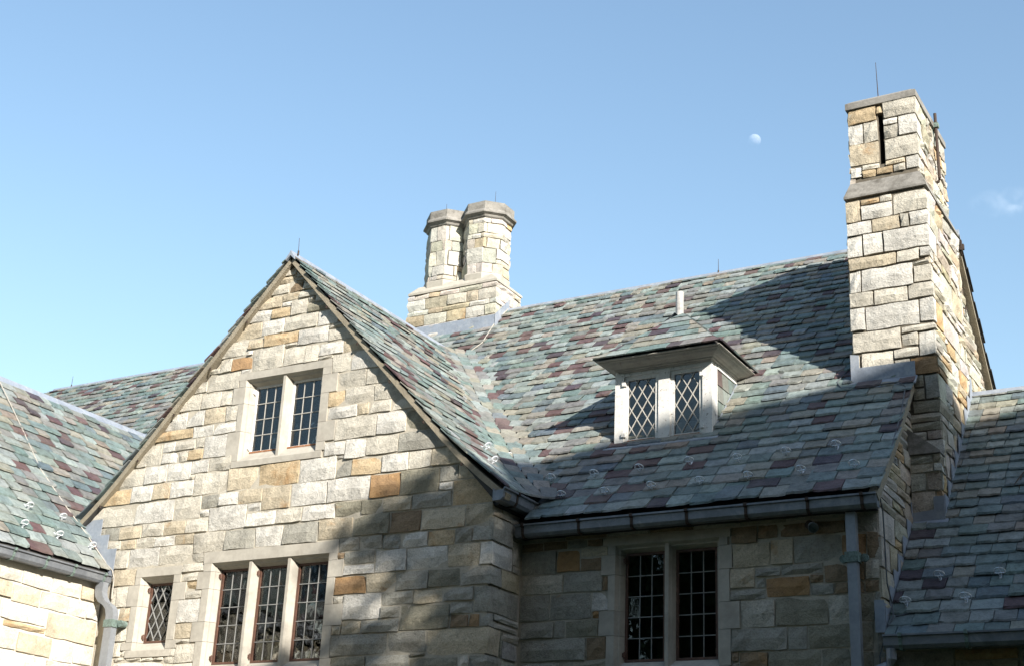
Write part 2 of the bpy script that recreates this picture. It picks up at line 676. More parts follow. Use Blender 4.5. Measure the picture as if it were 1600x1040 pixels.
def slate_colour(r, purple=1.0):
    ws = [w_ * (purple if i in (4, 5) else 1) for i, (c, w_) in enumerate(PALETTE)]
    c = r.choices([c for c, _ in PALETTE], ws)[0]
    k = r.uniform(0.88, 1.12)
    return tuple(v * k * r.uniform(0.96, 1.04) for v in c)


UNIT_SLATES = []


def unit_slates():
    r = random.Random(3)
    for k in range(14):
        # x -0.5..0.5 (width), y 0..1 (tail to head), z 0..1 thickness; ragged, chipped tail
        xs = [-0.5, -0.27 + r.uniform(-0.06, 0.06), r.uniform(-0.08, 0.08), 0.26 + r.uniform(-0.06, 0.06), 0.5]
        m = len(xs)
        tail = [r.uniform(0.0, 0.045) for _ in xs]
        if k % 3 == 0:
            tail[r.choice((0, m - 1))] += r.uniform(0.04, 0.10)
        V = [(x, t, 0.0) for x, t in zip(xs, tail)]
        V += [(x, t + 0.03 + r.uniform(0, 0.05), 1.0 + r.uniform(-0.3, 0.15)) for x, t in zip(xs, tail)]
        h0 = len(V)
        V += [(-0.5, 1, 0), (0.5, 1, 0), (-0.5, 1, 0.6), (0.5, 1, 0.6)]
        F = [(i, i + 1, m + i + 1, m + i) for i in range(m - 1)]
        F += [tuple(range(m, 2 * m)) + (h0 + 3, h0 + 2), (0, m, h0 + 2, h0), (m - 1, h0 + 1, h0 + 3, 2 * m - 1), (h0, h0 + 2, h0 + 3, h0 + 1), (0, h0, h0 + 1) + tuple(range(m - 1, 0, -1))]
        UNIT_SLATES.append((V, F))


unit_slates()
UNIT_MESH = []
for V, F in UNIT_SLATES:
    me = mesh_from(V, F, 'slate')
    fix_normals(me)
    me.materials.append(MAT['slate'])
    UNIT_MESH.append(me)


class Slates:
    """slates of one wing: the ones that show largest become objects, the rest one field"""
    def __init__(s, seed):
        s.items = []
        s.r = random.Random(seed)

    def put(s, p, t, g, wid, length, col, th=0.018, lift=0.035, hidden=False):
        p = Vector(p)
        t = Vector(t).normalized()
        g = Vector(g)
        g = (g - t * g.dot(t)).normalized()
        n = t.cross(g).normalized()
        if n.z < 0 and abs(n.z) > 1e-6:
            n = -n
            t = -t
        lf = lift * s.r.uniform(0.7, 1.35)
        g2 = (g * length - n * lf).normalized()
        n2 = t.cross(g2).normalized()
        yaw = s.r.gauss(0, 0.006)
        t2 = (t + g2 * yaw).normalized()
        g2 = n2.cross(t2)
        p2 = p + n * (lf + 0.002)
        mtx = Matrix((t2 * wid, g2 * length, n2 * th * s.r.uniform(0.8, 1.3))).transposed().to_4x4()
        mtx.translation = p2
        a = project(p2 - t * wid / 2)
        b = project(p2 + t * wid / 2)
        c = project(p2 + g * length * 0.55)
        area = 0
        if a and b and c and -60 < a[0] < 1660 and -50 < a[1] < 1090 and not hidden:
            area = abs((b[0] - a[0]) * (c[1] - a[1]) - (b[1] - a[1]) * (c[0] - a[0]))
            if n.dot(CAM - p2) < 0:
                area *= 0.05
        s.items.append((area, mtx, s.r.randrange(14), col))

    def course(s, p0, p1, g, expo, wr, purple=1.0, overlap=1.75, hidden=None, maxlen=9.0):
        p0 = Vector(p0); p1 = Vector(p1)
        L = (p1 - p0).length
        if L < 0.04:
            return
        t = (p1 - p0) / L
        u = 0.0
        first = s.r.uniform(0.35, 1.0)
        dark_prev = False
        while u < L - 0.02:
            wd = s.r.uniform(*wr)
            if first:
                wd *= first
                first = None
            if L - u - wd < wr[0] * 0.5:
                wd = L - u
            c = p0 + t * (u + wd / 2)
            hid = False
            if hidden and hidden(c):
                u += wd
                continue
            col = slate_colour(s.r, purple if not dark_prev else 0.0)
            dark_prev = col[0] < 0.125 and col[1] < col[0]
            s.put(c + Vector(g).normalized() * s.r.uniform(-0.006, 0.006), t, g, wd - 0.007, min(expo * overlap, maxlen), col, hidden=hid)
            u += wd

    def build(s, roof, wing_o, limit=300):
        s.items.sort(key=lambda q: -q[0])
        for area, mtx, k, col in s.items[:limit]:
            o = bpy.data.objects.new('slate', UNIT_MESH[k])
            o.color = (*col, 1)
            COL.objects.link(o)
            o.parent = roof
            o.matrix_parent_inverse = Matrix.Translation(-world_loc(roof))
            o.matrix_basis = mtx
        rest = s.items[limit:]
        if not rest:
            return
        V, F, C = [], [], []
        for area, mtx, k, col in rest:
            b = len(V)
            uv, uf = UNIT_SLATES[k]
            V += [mtx @ Vector(v) for v in uv]
            for f in uf:
                F.append([b + i for i in f])
                C.append((col, len(f)))
        me = mesh_from(V, F, 'slate_field')
        ca = me.color_attributes.new('tint', 'FLOAT_COLOR', 'CORNER')
        i = 0
        for col, n in C:
            for _ in range(n):
                ca.data[i].color = (*col, 1)
                i += 1
        fix_normals(me)
        me.materials.append(MAT['slatemesh'])
        o = bpy.data.objects.new('slate_field', me)
        o['kind'] = 'stuff'
        link(o, wing_o)


K = 1.068                      # roof pitch
GZ = 9.03                      # ridge of the gabled wing
MY, MZ = 4.86, 10.09           # main ridge


def gx(z):                     # half-width of the gabled roof at height z
    return (GZ - z) / K + (0.28 * (6.4 - z) ** 2 if z < 6.4 else 0)


def my(z):                     # y of the main front slope at height z
    return 3.83 + (z - 9.0) / K - (0.085 * (6.4 - z) ** 2 if z < 6.4 else 0)


UPG = Vector((-1, 0, K)).normalized()
UPM = Vector((0, 1, K)).normalized()
SINP = K / math.hypot(1, K)
G_Y0 = -0.10
M_X1 = 7.17


# ------------------------------------------------------------------ ground
lawn = add('lawn', [(-400, -400, 0), (400, -400, 0), (400, 400, 0), (-400, 400, 0)], [(0, 1, 2, 3)], 'grass')
lawn['kind'] = 'structure'

# ------------------------------------------------------------------ the wings
GW = wing('gabled_wing', 'stone gabled wing with a two-light attic window above a three-light window', 'building', (0.0, 2.0, 0.0), 'wings of the stone house')
MW = wing('main_range', 'long stone range with white dormer, twin-shaft chimney and tall square chimney', 'building', (3.5, 3.0, 0.0), 'wings of the stone house')
LW = wing('side_wing', 'sunlit stone wing at far left with slate roof sloping down to a bracketed gutter', 'building', (-5.2, -2.0, 0.0), 'wings of the stone house')
RW = wing('low_wing', 'low shaded wing at far right whose slate roof abuts the tall chimney', 'building', (9.5, 3.7, 0.0), 'wings of the stone house')


def wall_core(name, parts, mat, parent):
    mb = MB()
    for p in parts:
        mb.box(*p)
    return mb.build(name, mat, parent)


# ---------------------------------------------------------------- windows in stone surrounds (walls facing -Y)
JAMB = [(0.0, 0.0), (0.026, 0.045), (0.040, 0.050), (0.066, 0.115), (0.066, 0.21)]


def clip_poly(poly, x0, x1, z0, z1):
    def cut(P, f, inter):
        out = []
        for i in range(len(P)):
            a, b = P[i - 1], P[i]
            fa, fb = f(a), f(b)
            if fa >= 0 and fb >= 0:
                out.append(b)
            elif fa >= 0 > fb:
                out.append(inter(a, b, fa, fb))
            elif fa < 0 <= fb:
                out.append(inter(a, b, fa, fb))
                out.append(b)
        return out

    def lerp(a, b, fa, fb):
        t = fa / (fa - fb)
        return (a[0] + (b[0] - a[0]) * t, a[1] + (b[1] - a[1]) * t)
    for f in (lambda p: p[0] - x0, lambda p: x1 - p[0], lambda p: p[1] - z0, lambda p: z1 - p[1]):
        poly = cut(poly, f, lerp)
        if len(poly) < 3:
            return []
    return poly


def pane_obj(poly, y, parent, r, tilt=0.01):
    """poly in (x,z); a thin glass pane with a slight lean of its own"""
    cx = sum(p[0] for p in poly) / len(poly)
    cz = sum(p[1] for p in poly) / len(poly)
    ax, az = r.gauss(0, tilt), r.gauss(0, tilt)
    V = []
    for x, z in poly:
        V.append((x, y + (x - cx) * ax + (z - cz) * az, z))
    n = len(V)
    V += [(a, b + 0.003, c) for a, b, c in V]
    F = [list(range(n)), list(range(n, 2 * n))[::-1]]
    for i in range(n):
        j = (i + 1) % n
        F.append([i, n + i, n + j, j])
    return add('pane', V, F, 'glass', parent)


def light(parent, x0, x1, z0, z1, y, r, cols=3, rows=4, diamond=None, came='leadcame', cw=0.0085):
    """glazing of one light; returns the came mesh"""
    mb = MB()
    if not diamond:
        for i in range(1, cols):
            x = x0 + (x1 - x0) * i / cols
            mb.box(x - cw / 2, x + cw / 2, y - 0.006, y + 0.008, z0, z1)
        for j in range(1, rows):
            z = z0 + (z1 - z0) * j / rows
            mb.box(x0, x1, y - 0.009, y + 0.005, z - cw / 2, z + cw / 2)
        for i in range(cols):
            for j in range(rows):
                xa, xb = x0 + (x1 - x0) * i / cols, x0 + (x1 - x0) * (i + 1) / cols
                za, zb = z0 + (z1 - z0) * j / rows, z0 + (z1 - z0) * (j + 1) / rows
                g = 0.003
                pane_obj([(xa + g, za + g), (xb - g, za + g), (xb - g, zb - g), (xa + g, zb - g)], y, parent, r)
    else:
        dw, dh = diamond
        W, H = x1 - x0, z1 - z0
        nx, nz_ = int(W / dw) + 2, int(H / dh) + 2
        ox, oz = x0 + W / 2, z0 + 0.02
        for i in range(-nx * 2, nx * 2):
            for j in range(-2, 2 * nz_ + 2):
                if (i + j) % 2:
                    continue
                cx, cz = ox + i * dw / 2, oz + j * dh / 2
                P = clip_poly([(cx - dw / 2 + 0.003, cz), (cx, cz - dh / 2 + 0.004), (cx + dw / 2 - 0.003, cz), (cx, cz + dh / 2 - 0.004)], x0, x1, z0, z1)
                if len(P) >= 3:
                    a = abs(sum(P[q - 1][0] * P[q][1] - P[q][0] * P[q - 1][1] for q in range(len(P)))) / 2
                    if a > 0.0004:
                        pane_obj(P, y, parent, r, 0.014)
        # cames along both diagonals, clipped to the light
        s = dh / dw
        for sg in (1, -1):
            for k in range(-60, 60):
                # line z = sg*s*(x-ox) + oz + dh/2 + k*dh
                def zz(x):
                    return sg * s * (x - ox) + oz + dh / 2 + k * dh
                pts = []
                for x in (x0, x1):
                    if z0 <= zz(x) <= z1:
                        pts.append((x, zz(x)))
                for zc in (z0, z1):
                    x = ox + (zc - oz - dh / 2 - k * dh) / (sg * s)
                    if x0 < x < x1:
                        pts.append((x, zc))
                if len(pts) >= 2:
                    (xa, za), (xb, zb) = pts[0], pts[1]
                    if math.hypot(xb - xa, zb - za) > 0.02:
                        yy = y - 0.004 * (1.5 if sg > 0 else 1)
                        mb.bar((xa, yy, za), (xb, yy, zb), 0.012, cw, (0, 1, 0))
    return mb.build('lead_came', came, parent)


def stone_window(wing_o, yf, outer, op, glass_z, lights, r, frame='brown', rows=5, cols=3, diamond=None, came='leadcame', rail=None, teeth=(0.09, 0.18), sill_h=0.1,
                 roomd=1.6, curtain=False, room='room', hinges=True, label=None, proud=0.006, hinge_sides=None, blocks=None):
    """outer = (x0, x1, ztop) of the stone surround, op = (x0, x1, z0, z1) of the opening on the wall face"""
    xl, xr, zb, zt = op
    fd = 0.125                      # depth of the casement
    ys = yf - proud
    root_mb = MB()
    fw = 0.026
    for (a, b) in lights:
        z0, z1 = glass_z
        y0, y1 = yf + fd - 0.008, yf + fd + 0.035
        root_mb.box(a, a + fw, y0, y1, z0, z1)
        root_mb.box(b - fw, b, y0, y1, z0, z1)
        root_mb.box(a + fw, b - fw, y0, y1, z0, z0 + fw)
        root_mb.box(a + fw, b - fw, y0, y1, z1 - fw, z1)
    root = root_mb.build('window', frame, wing_o)
    if label:
        root['label'] = label
    for (a, b) in lights:
        light(root, a + fw, b - fw, glass_z[0] + fw, glass_z[1] - fw, yf + fd + 0.012, r, cols, rows, diamond, came)
    if rail:
        for (a, b) in lights:
            mb = MB()
            mb.box(a + 0.002, b - 0.002, yf + fd - 0.012, yf + fd - 0.0085, glass_z[0] + 0.001, glass_z[0] + 0.022)
            mb.build('bottom_rail', rail, root)
    if hinges:
        for li, (a, b) in enumerate(lights):
            left = hinge_sides[li] == 'L' if hinge_sides else li < len(lights) - 1 or len(lights) == 1
            for z in (glass_z[0] + 0.05, glass_z[1] - 0.10):
                mb = MB()
                hx = a - 0.012 if left else b + 0.012
                mb.box(hx - 0.026, hx + 0.02, yf + fd - 0.045, yf + fd - 0.009, z, z + 0.042)
                mb.tube([(hx + (0.02 if left else -0.02), yf + fd - 0.03, z - 0.012), (hx + (0.02 if left else -0.02), yf + fd - 0.03, z + 0.055)], 0.010, 6)
                mb.build('hinge', frame, root)
    blocked = []
    # lintel: flat face with the moulding mitred round the opening
    def strip(prof, pts_fn, close):
        V, F = [], []
        for p in prof:
            V += pts_fn(p)
        for i in range(len(prof) - 1):
            F.append([2 * i, 2 * i + 1, 2 * i + 3, 2 * i + 2])
        return V, F
    ox0, ox1, ozt = outer
    V = [(ox0, ys, ozt), (ox1, ys, ozt), (ox1, ys, zt + 0.001), (xr, ys, zt), (xl, ys, zt), (ox0, ys, zt + 0.001)]
    F = [[0, 5, 4, 3, 2, 1]]
    b0 = len(V)
    for a, d in JAMB:
        V += [(xl + a, ys + d + 0.0005, zt - a), (xr - a, ys + d + 0.0005, zt - a)]
    for i in range(len(JAMB) - 1):
        F.append([b0 + 2 * i, b0 + 2 * i + 1, b0 + 2 * i + 3, b0 + 2 * i + 2])
    b1 = len(V)
    V += [(ox0, yf + 0.1, ozt), (ox1, yf + 0.1, ozt), (ox0, yf + 0.1, zt), (ox1, yf + 0.1, zt)]
    F += [[0, 1, b1 + 1, b1], [0, b1, b1 + 2, 5], [1, 2, b1 + 3, b1 + 1]]
    add('lintel', V, F, 'limestone', root)
    blocked.append((ox0, ox1, zt, ozt))
    # jamb blocks, long and short in turn
    for side in (-1, 1):
        for (z, ztop_, tw) in blocks[0 if side < 0 else 1]:
            h = ztop_ - z
            ex = xl if side < 0 else xr
            g = 0.002
            V = []
            prof = [(-tw, 0.10), (-tw, 0.0)] + JAMB
            for a, d in prof:
                for zz in (z + g, z + h - g):
                    q = zz
                    if abs(z + h - zt) < 1e-6 and zz > z + h / 2:
                        q = zt - max(a, 0) - g
                    V.append((ex + (a if side < 0 else -a), ys + d, q))
            F = []
            n = len(prof)
            for i in range(n - 1):
                F.append([2 * i, 2 * i + 2, 2 * i + 3, 2 * i + 1])
            F.append([2 * i for i in range(n)])
            F.append([2 * i + 1 for i in range(n)][::-1])
            add('jamb_block', V, F, 'limestone', root)
            blocked.append((ex - tw, ex, z, z + h) if side < 0 else (ex, ex + tw, z, z + h))
    blocked.append((xl, xr, zb, zt))
    # weathered sill
    sx0, sx1 = xl - teeth[0], xr + teeth[0]
    mb = MB()
    sl = [(0.0, zb - sill_h), (0.0, zb - 0.012), (0.012, zb), (fd - 0.01, glass_z[0] - 0.006), (0.21, glass_z[0] - 0.006), (0.21, zb - sill_h)]
    mb.prism([(0, ys - 0.004 + d, z) for d, z in sl], (xl - 0.001, 0, 0), (xr + 0.001, 0, 0))
    mb.box(sx0, xl - 0.002, ys - 0.003, yf + 0.1, zb - sill_h, zb - 0.002)
    mb.box(xr + 0.002, sx1, ys - 0.003, yf + 0.1, zb - sill_h, zb - 0.002)
    mb.build('sill', 'limestone', root)
    blocked.append((sx0, sx1, zb - sill_h, zb))
    # mullions
    for (a, b), (c, d) in zip(lights, lights[1:]):
        m = (b + c) / 2
        hw_ = (c - b) / 2
        P = []
        half = [(0.020, 0.018), (0.034, 0.05), (0.040, 0.055), (hw_, 0.115), (hw_, 0.20)]
        pts = [(m - x, ys + y) for x, y in half] + [(m + x, ys + y) for x, y in half[::-1]]
        mb = MB()
        n = len(pts)
        V = [(x, y, zb - 0.0 + (y - ys) * 0.55) for x, y in pts] + [(x, y, zt - 0.004 - min(0.066, (y - ys) * 0.55)) for x, y in pts]
        F = [list(range(n))[::-1], list(range(n, 2 * n))] + [[i, (i + 1) % n, n + (i + 1) % n, n + i] for i in range(n)]
        add('mullion', V, F, 'limestone', root)
    # the room behind
    mb = MB()
    rx0, rx1, rz0, rz1 = xl - 0.5, xr + 0.5, zb - 0.5, zt + 0.3
    y0, y1 = yf + 0.24, yf + 0.24 + roomd
    P = [(rx0, y0, rz0), (rx1, y0, rz0), (rx1, y1, rz0), (rx0, y1, rz0), (rx0, y0, rz1), (rx1, y0, rz1), (rx1, y1, rz1), (rx0, y1, rz1)]
    mb.poly(P, [(0, 1, 2, 3), (4, 7, 6, 5), (1, 5, 6, 2), (2, 6, 7, 3), (3, 7, 4, 0)])
    # inner face of the wall round the opening
    i0, i1, j0, j1 = xl + 0.05, xr - 0.05, zb, zt - 0.05
    mb.poly([(rx0, y0, rz0), (i0, y0, rz0), (i0, y0, rz1), (rx0, y0, rz1), (i1, y0, rz0), (rx1, y0, rz0), (rx1, y0, rz1), (i1, y0, rz1), (i0, y0, j0), (i1, y0, j0), (i0, y0, j1), (i1, y0, j1)],
            [(0, 1, 2, 3), (4, 5, 6, 7), (1, 4, 9, 8), (10, 11, 7, 2)])
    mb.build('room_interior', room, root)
    if curtain:
        for cx0, cx1 in curtain:
            V, F = [], []
            nfold = 16
            for i in range(nfold + 1):
                x = cx0 + (cx1 - cx0) * i / nfold
                y = yf + 0.40 + 0.022 * math.sin(i * 1.9)
                V += [(x, y, zb - 0.3), (x, y, zt + 0.1)]
            for i in range(nfold):
                F.append([2 * i, 2 * i + 2, 2 * i + 3, 2 * i + 1])
            b = len(V)
            V += [(x, y + 0.006, z) for x, y, z in V]
            F += [[b + i for i in f][::-1] for f in F]
            add('curtain', V, F, 'curtain', root, smooth=True)
    return root, blocked


# stones and jamb blocks as laid in the walls: left, right, bottom, top in millimetres and a colour key; some stones keyed grey for their shade
def dec(t):
    return [(*[int(v) / 1000 for v in q.split()[:4]], q.split()[4]) for q in t.split(';')]


TRACE_G = dec(
    '-163 37 8787 8913 c;41 204 8744 8805 g;-249 38 8695 8787 t;38 252 8692 8744 g;-382 -60 8554 8695 c;-60 164 8552 8692 b;164 382 8554 8659 c;'
    '-145 123 8444 8552 t;123 485 8444 8554 c;-546 -145 8378 8552 t;-139 8 8373 8444 w;13 266 8234 8442 c;266 378 8362 8444 c;378 564 8358 8471 c;'
    '268 682 8232 8358 n;-687 -290 8228 8378 w;-290 13 8229 8373 o;-428 -70 8027 8228 w;-70 447 8026 8232 c;447 764 8023 8225 w;764 872 8031 8129 r;'
    '175 639 7810 8020 w;-883 -428 8018 8228 t;-1080 -619 7808 8018 c;-619 -366 7877 8016 t;-366 175 7869 8026 o;-25 172 7812 7864 c;-618 -526 7795 7870 w;'
    '-522 -25 7565 7869 c;-20 311 7565 7810 c;311 522 7565 7803 c;-1046 -846 7615 7808 c;-846 -522 7613 7795 r;-1215 -686 7383 7613 c;'
    '-1469 -1215 7393 7539 c;-1678 -1290 7169 7393 c;-1290 -955 7171 7375 c;-955 -761 7170 7379 c;-1886 -1480 6947 7162 w;-1480 -1195 6951 7169 w;'
    '-1195 -854 6954 7170 t;-854 -653 6957 7162 c;-2018 -1354 6806 6946 o;-1354 -1021 6802 6951 w;-1021 -653 6803 6954 w;-2296 -1839 6509 6783 c;'
    '-1839 -1621 6656 6802 w;-1621 -1286 6657 6806 c;-1286 -1141 6663 6799 c;-1141 -770 6511 6799 w;-1826 -1538 6507 6656 w;-1538 -1397 6508 6655 c;'
    '-1397 -1147 6514 6657 o;-2527 -2082 6263 6503 c;-2082 -1703 6267 6507 w;-1703 -1309 6268 6504 w;-1308 -1025 6329 6508 w;-1025 -660 6329 6511 c;'
    '-1309 -1228 6263 6328 c;-2740 -2272 6035 6244 o;-2272 -1905 6043 6263 w;-1905 -1611 6048 6267 t;-1611 -1227 6048 6262 w;-1227 -686 6046 6329 c;'
    '-1070 -788 5870 6038 g;-788 -489 5872 6046 w;-3002 -2156 5755 6035 c;-2156 -1503 5758 6043 w;-1503 -1070 5759 6046 c;-1068 -926 5758 5861 w;'
    '-919 -336 5572 5870 w;-2817 -2620 5641 5752 g;-2620 -2370 5575 5755 g;-2370 -1996 5579 5749 t;-1996 -1633 5583 5758 c;-1633 -1277 5578 5758 t;'
    '-1277 -919 5574 5758 c;-2600 -2324 5455 5575 c;-2324 -2067 5449 5579 t;-2067 -1747 5445 5583 c;-1747 -1425 5446 5578 w;-1425 -1108 5443 5574 t;'
    '-1108 -625 5317 5569 c;-625 -157 5317 5572 g;-686 -215 6052 6340 t;-215 405 6051 6340 o;405 941 6052 6334 w;941 1041 6269 6327 w;946 1173 6057 6269 g;'
    '-489 -124 5872 6052 t;-123 313 5766 6051 t;313 846 5769 6052 w;846 1448 5770 6053 w;-336 -123 5759 5869 w;-333 118 5575 5759 w;118 502 5582 5766 c;'
    '502 982 5579 5769 w;982 1350 5587 5770 n;1350 1643 5589 5761 n;-157 251 5317 5569 w;251 769 5317 5577 g;769 1259 5337 5579 t;1084 1381 5180 5337 g;'
    '522 885 7618 7792 w;885 1260 7616 7798 t;639 1089 7798 7954 c;743 1020 7376 7616 c;1020 1495 7365 7615 w;843 1268 7158 7365 c;1268 1571 7159 7364 c;'
    '1571 1693 7165 7306 c;733 976 6948 7141 o;976 1400 6942 7158 c;1400 1774 6940 7157 c;1774 1885 6950 7060 g;733 1172 6787 6942 w;1172 1341 6794 6942 t;'
    '1341 1654 6790 6940 c;1654 2033 6790 6940 c;872 1475 6514 6787 c;1475 1881 6515 6786 w;1881 2296 6510 6748 n;742 1049 6334 6510 w;'
    '1049 1348 6271 6514 w;1348 1792 6281 6515 c;1792 2516 6274 6510 g;1585 1947 6054 6274 w;1947 2261 6058 6273 c;2261 2720 6057 6274 t;'
    '1173 1585 6053 6267 o;1448 1864 5766 6048 r;1864 2388 5767 6057 n;2388 2631 5872 6052 g;2631 2886 5879 6044 t;2389 2566 5773 5872 w;'
    '2566 3100 5583 5879 o;1643 2043 5587 5766 t;2043 2565 5586 5767 g;1259 1765 5341 5589 n;1765 2179 5337 5586 b;2179 2755 5334 5576 t;'
    '2755 3100 5344 5583 t;1381 1686 5176 5340 g;1686 1926 5161 5335 g;1926 2292 5160 5334 w;2292 2635 5154 5329 o;2635 2861 5164 5334 g;'
    '2861 3100 5164 5344 g;1173 1601 5025 5176 g;1173 1603 4903 5025 w;1603 2028 4906 5161 w;2028 2558 4907 5154 w;2558 2963 4903 5164 t;'
    '2963 3564 4906 5164 w;2734 3334 4691 4903 g;1072 1507 4689 4898 r;1507 1906 4691 4906 t;1906 2332 4690 4907 g;2332 2734 4695 4899 n;'
    '1072 1214 4594 4685 c;1218 1728 4397 4689 w;1728 2153 4535 4688 g;2153 2524 4529 4690 t;2524 2912 4538 4691 g;1730 1989 4395 4535 g;'
    '1990 2628 4251 4529 n;2628 2921 4398 4538 g;2632 2864 4252 4398 b;2864 2999 4252 4398 b;1088 1217 4243 4353 t;1217 1480 4246 4391 t;'
    '1480 1990 4245 4395 g;1088 1850 4009 4243 g;1850 2356 4011 4249 g;2158 2349 3961 4011 g;2356 3364 3968 4250 t;1108 1584 3824 4009 n;'
    '1584 2158 3809 4007 g;2161 2754 3791 3961 n;2754 2906 3800 3966 c;2921 3734 4406 4689 g;2999 3214 4250 4406 g;2906 3414 3818 3968 g;'
    '-2402 -2147 5208 5449 c;-2147 -1640 5203 5445 w;-1640 -1113 5208 5443 c;-1113 -900 5207 5326 c;-2363 -1975 4986 5203 t;-2262 -2068 4722 4988 c;'
    '-2171 -1989 4545 4726 t;-2187 -1989 4302 4545 c;-2176 -2058 4114 4302 c;-1235 -889 5094 5207 c;-1236 -969 4982 5094 c;-1138 -969 4881 4980 o;'
    '-1138 -875 4771 4874 c;-1231 -875 4486 4766 w;-1231 -963 4295 4487 t;-1183 -963 4242 4298 c;-1183 -877 4012 4242 c;-2140 -1959 4054 4114 c;'
    '-1959 -1707 4053 4105 c;-1707 -1521 4054 4105 c;-1521 -1355 4055 4105 c;-1346 -1184 4013 4105 c;-2124 -1346 3938 4053 w;-2360 -2180 3900 4720 w;'
    '-1340 -880 3900 4020 c;-3050 -2620 5500 5640 c;-2360 -2260 4720 4980 c;-3050 -2820 5640 5780 c;520 740 7560 7620 c;640 938 7960 8020 c;'
    '-2180 -2120 3900 4060 c;-680 -520 7560 7620 w;-1260 -1180 4100 4200 c;1080 1180 5100 5180 b;-2548 -2320 6240 6320 c;-2305 -2080 6500 6580 c;'
    '-1256 -1040 7620 7700 c;-2060 -1980 4120 4200 c;1880 2080 6740 6800 c')
TRACE_C = dec(
    '6456 6642 9130 9408 t;6645 6874 9328 9409 o;6874 7020 9329 9416 c;6642 7019 9137 9328 w;7020 7555 9141 9407 c;6465 6764 8958 9129 w;'
    '6764 7095 8961 9137 t;7095 7200 8965 9138 g;7200 7555 8965 9141 w;6459 6653 8678 8958 w;6653 6888 8681 8958 w;6888 7805 8683 8961 w;'
    '6470 7026 8519 8678 t;7026 7292 8527 8683 c;7292 7605 8554 8679 w;6466 6611 8237 8514 w;6611 7209 8237 8519 w;7209 7545 8252 8462 c;'
    '6465 6748 8056 8236 c;6748 7136 8050 8237 c;7136 7505 8061 8252 c;6462 6640 7774 8056 w;6640 7246 7758 8050 w;7246 7545 7775 8061 w;'
    '7030 7505 7668 7756 c;6475 7030 7503 7758 c;7030 7221 7515 7668 c;7221 7410 7377 7665 w;6569 6934 7287 7500 c;6934 7220 7377 7503 c;'
    '6936 7118 7295 7377 c;7118 7455 7163 7372 r;7145 7249 7016 7163 n;7251 7414 6873 7159 g;7122 7251 6864 7016 n;7117 7418 6715 6864 n;'
    '6460 6960 7200 7280 c;6460 6560 7280 7500 c;6960 7120 7200 7300 w;7200 7400 8460 8520 c;6518 6872 10452 10657 o;6872 6954 10530 10642 o;'
    '6954 7585 10447 10669 c;6519 6705 10175 10446 w;6705 6885 10173 10452 c;6945 7121 10353 10447 w;6945 7124 10172 10353 c;7124 7635 10177 10446 w;'
    '6520 6885 9891 10173 t;6945 7475 9893 10172 c;6668 6885 9811 9891 c;6945 7183 9816 9893 t;6527 6667 9730 9885 w;6667 6836 9715 9811 o;'
    '6836 7034 9720 9816 o;7034 7182 9721 9816 c;7183 7635 9723 9890 w')
TRACE_M = dec(
    '3099 3371 5163 5267 b;3371 3668 5164 5265 b;3668 3906 5166 5262 g;3906 4100 5168 5257 b;3103 3545 4905 5163 g;3545 3826 4915 5159 r;'
    '3826 4159 5066 5166 t;3828 4087 4913 5058 b;3131 3630 4694 4905 c;3630 4098 4690 4913 g;4098 4170 4690 4854 b;3111 3476 4403 4694 g;'
    '3476 3973 4405 4688 g;3973 4170 4475 4690 w;3975 4070 4399 4485 r;3128 3538 4215 4403 g;3538 3673 4213 4404 g;3673 4070 4216 4399 n;'
    '3127 3923 3975 4213 g;3923 4160 3973 4215 b;3136 3598 3889 3975 g;3598 4160 3874 3973 n;5545 5831 5077 5264 b;5831 6051 5107 5263 b;'
    '6051 6425 5110 5252 b;6425 6741 5111 5250 b;5560 5965 4829 5077 t;5965 6209 4838 5103 t;6209 6698 4837 5110 g;6698 6942 4836 5094 r;'
    '6942 7067 4833 5102 b;5530 5799 4621 4829 t;5799 6068 4724 4828 g;6068 6506 4723 4837 g;5802 5910 4617 4724 g;5911 6364 4511 4714 r;'
    '6364 6505 4626 4723 b;6506 6755 4630 4828 b;5530 5911 4502 4617 g;6364 6606 4509 4626 g;6606 6747 4512 4630 b;6747 6906 4509 4636 b;'
    '6755 6914 4636 4836 b;6914 7062 4635 4833 c;6906 7054 4512 4635 b;5634 6001 4225 4505 c;6001 6539 4227 4509 n;6539 6758 4227 4512 c;'
    '6758 6994 4231 4509 n;5537 6126 3995 4228 g;6126 6327 3994 4225 g;6327 6754 3999 4227 n;6754 6974 3963 4231 n;5616 5924 3824 3994 b;'
    '5924 6454 3810 3994 n;6454 6738 3798 3999 n;6738 6963 3790 3963 n;3140 3640 5260 5340 n;3640 4140 5260 5340 b;4140 4640 5260 5340 g;'
    '4640 5140 5260 5340 b;5140 5640 5260 5340 g;5640 6140 5260 5340 n;6740 7060 5100 5340 g;6140 6740 5260 5340 g;7000 7060 3900 4520 g;'
    '5540 5620 3900 4000 b')
TRACE_L = dec(
    '-1891 -1636 4794 4938 c;-1636 -1282 4790 4940 c;-1282 -823 4779 4959 c;-823 -354 4774 4969 c;-354 -12 4779 4950 t;-1939 -1687 4598 4794 c;'
    '-1687 -1391 4590 4790 t;-1391 -963 4562 4779 t;-963 -525 4561 4774 c;-525 -225 4561 4772 c;-225 -12 4564 4769 w;-1831 -1512 4311 4590 c;'
    '-1512 -809 4351 4562 w;-1451 -806 4268 4351 o;-806 -12 4254 4561 t;-1672 -1208 4019 4268 c;-1208 -673 4015 4251 t;-673 -327 3997 4250 w;'
    '-327 -12 4014 4254 c;-1634 -1368 3777 4019 c;-1368 -911 3802 4015 w;-911 -726 3834 3998 w;-726 -274 3822 3997 c;-274 -12 3853 4014 w')
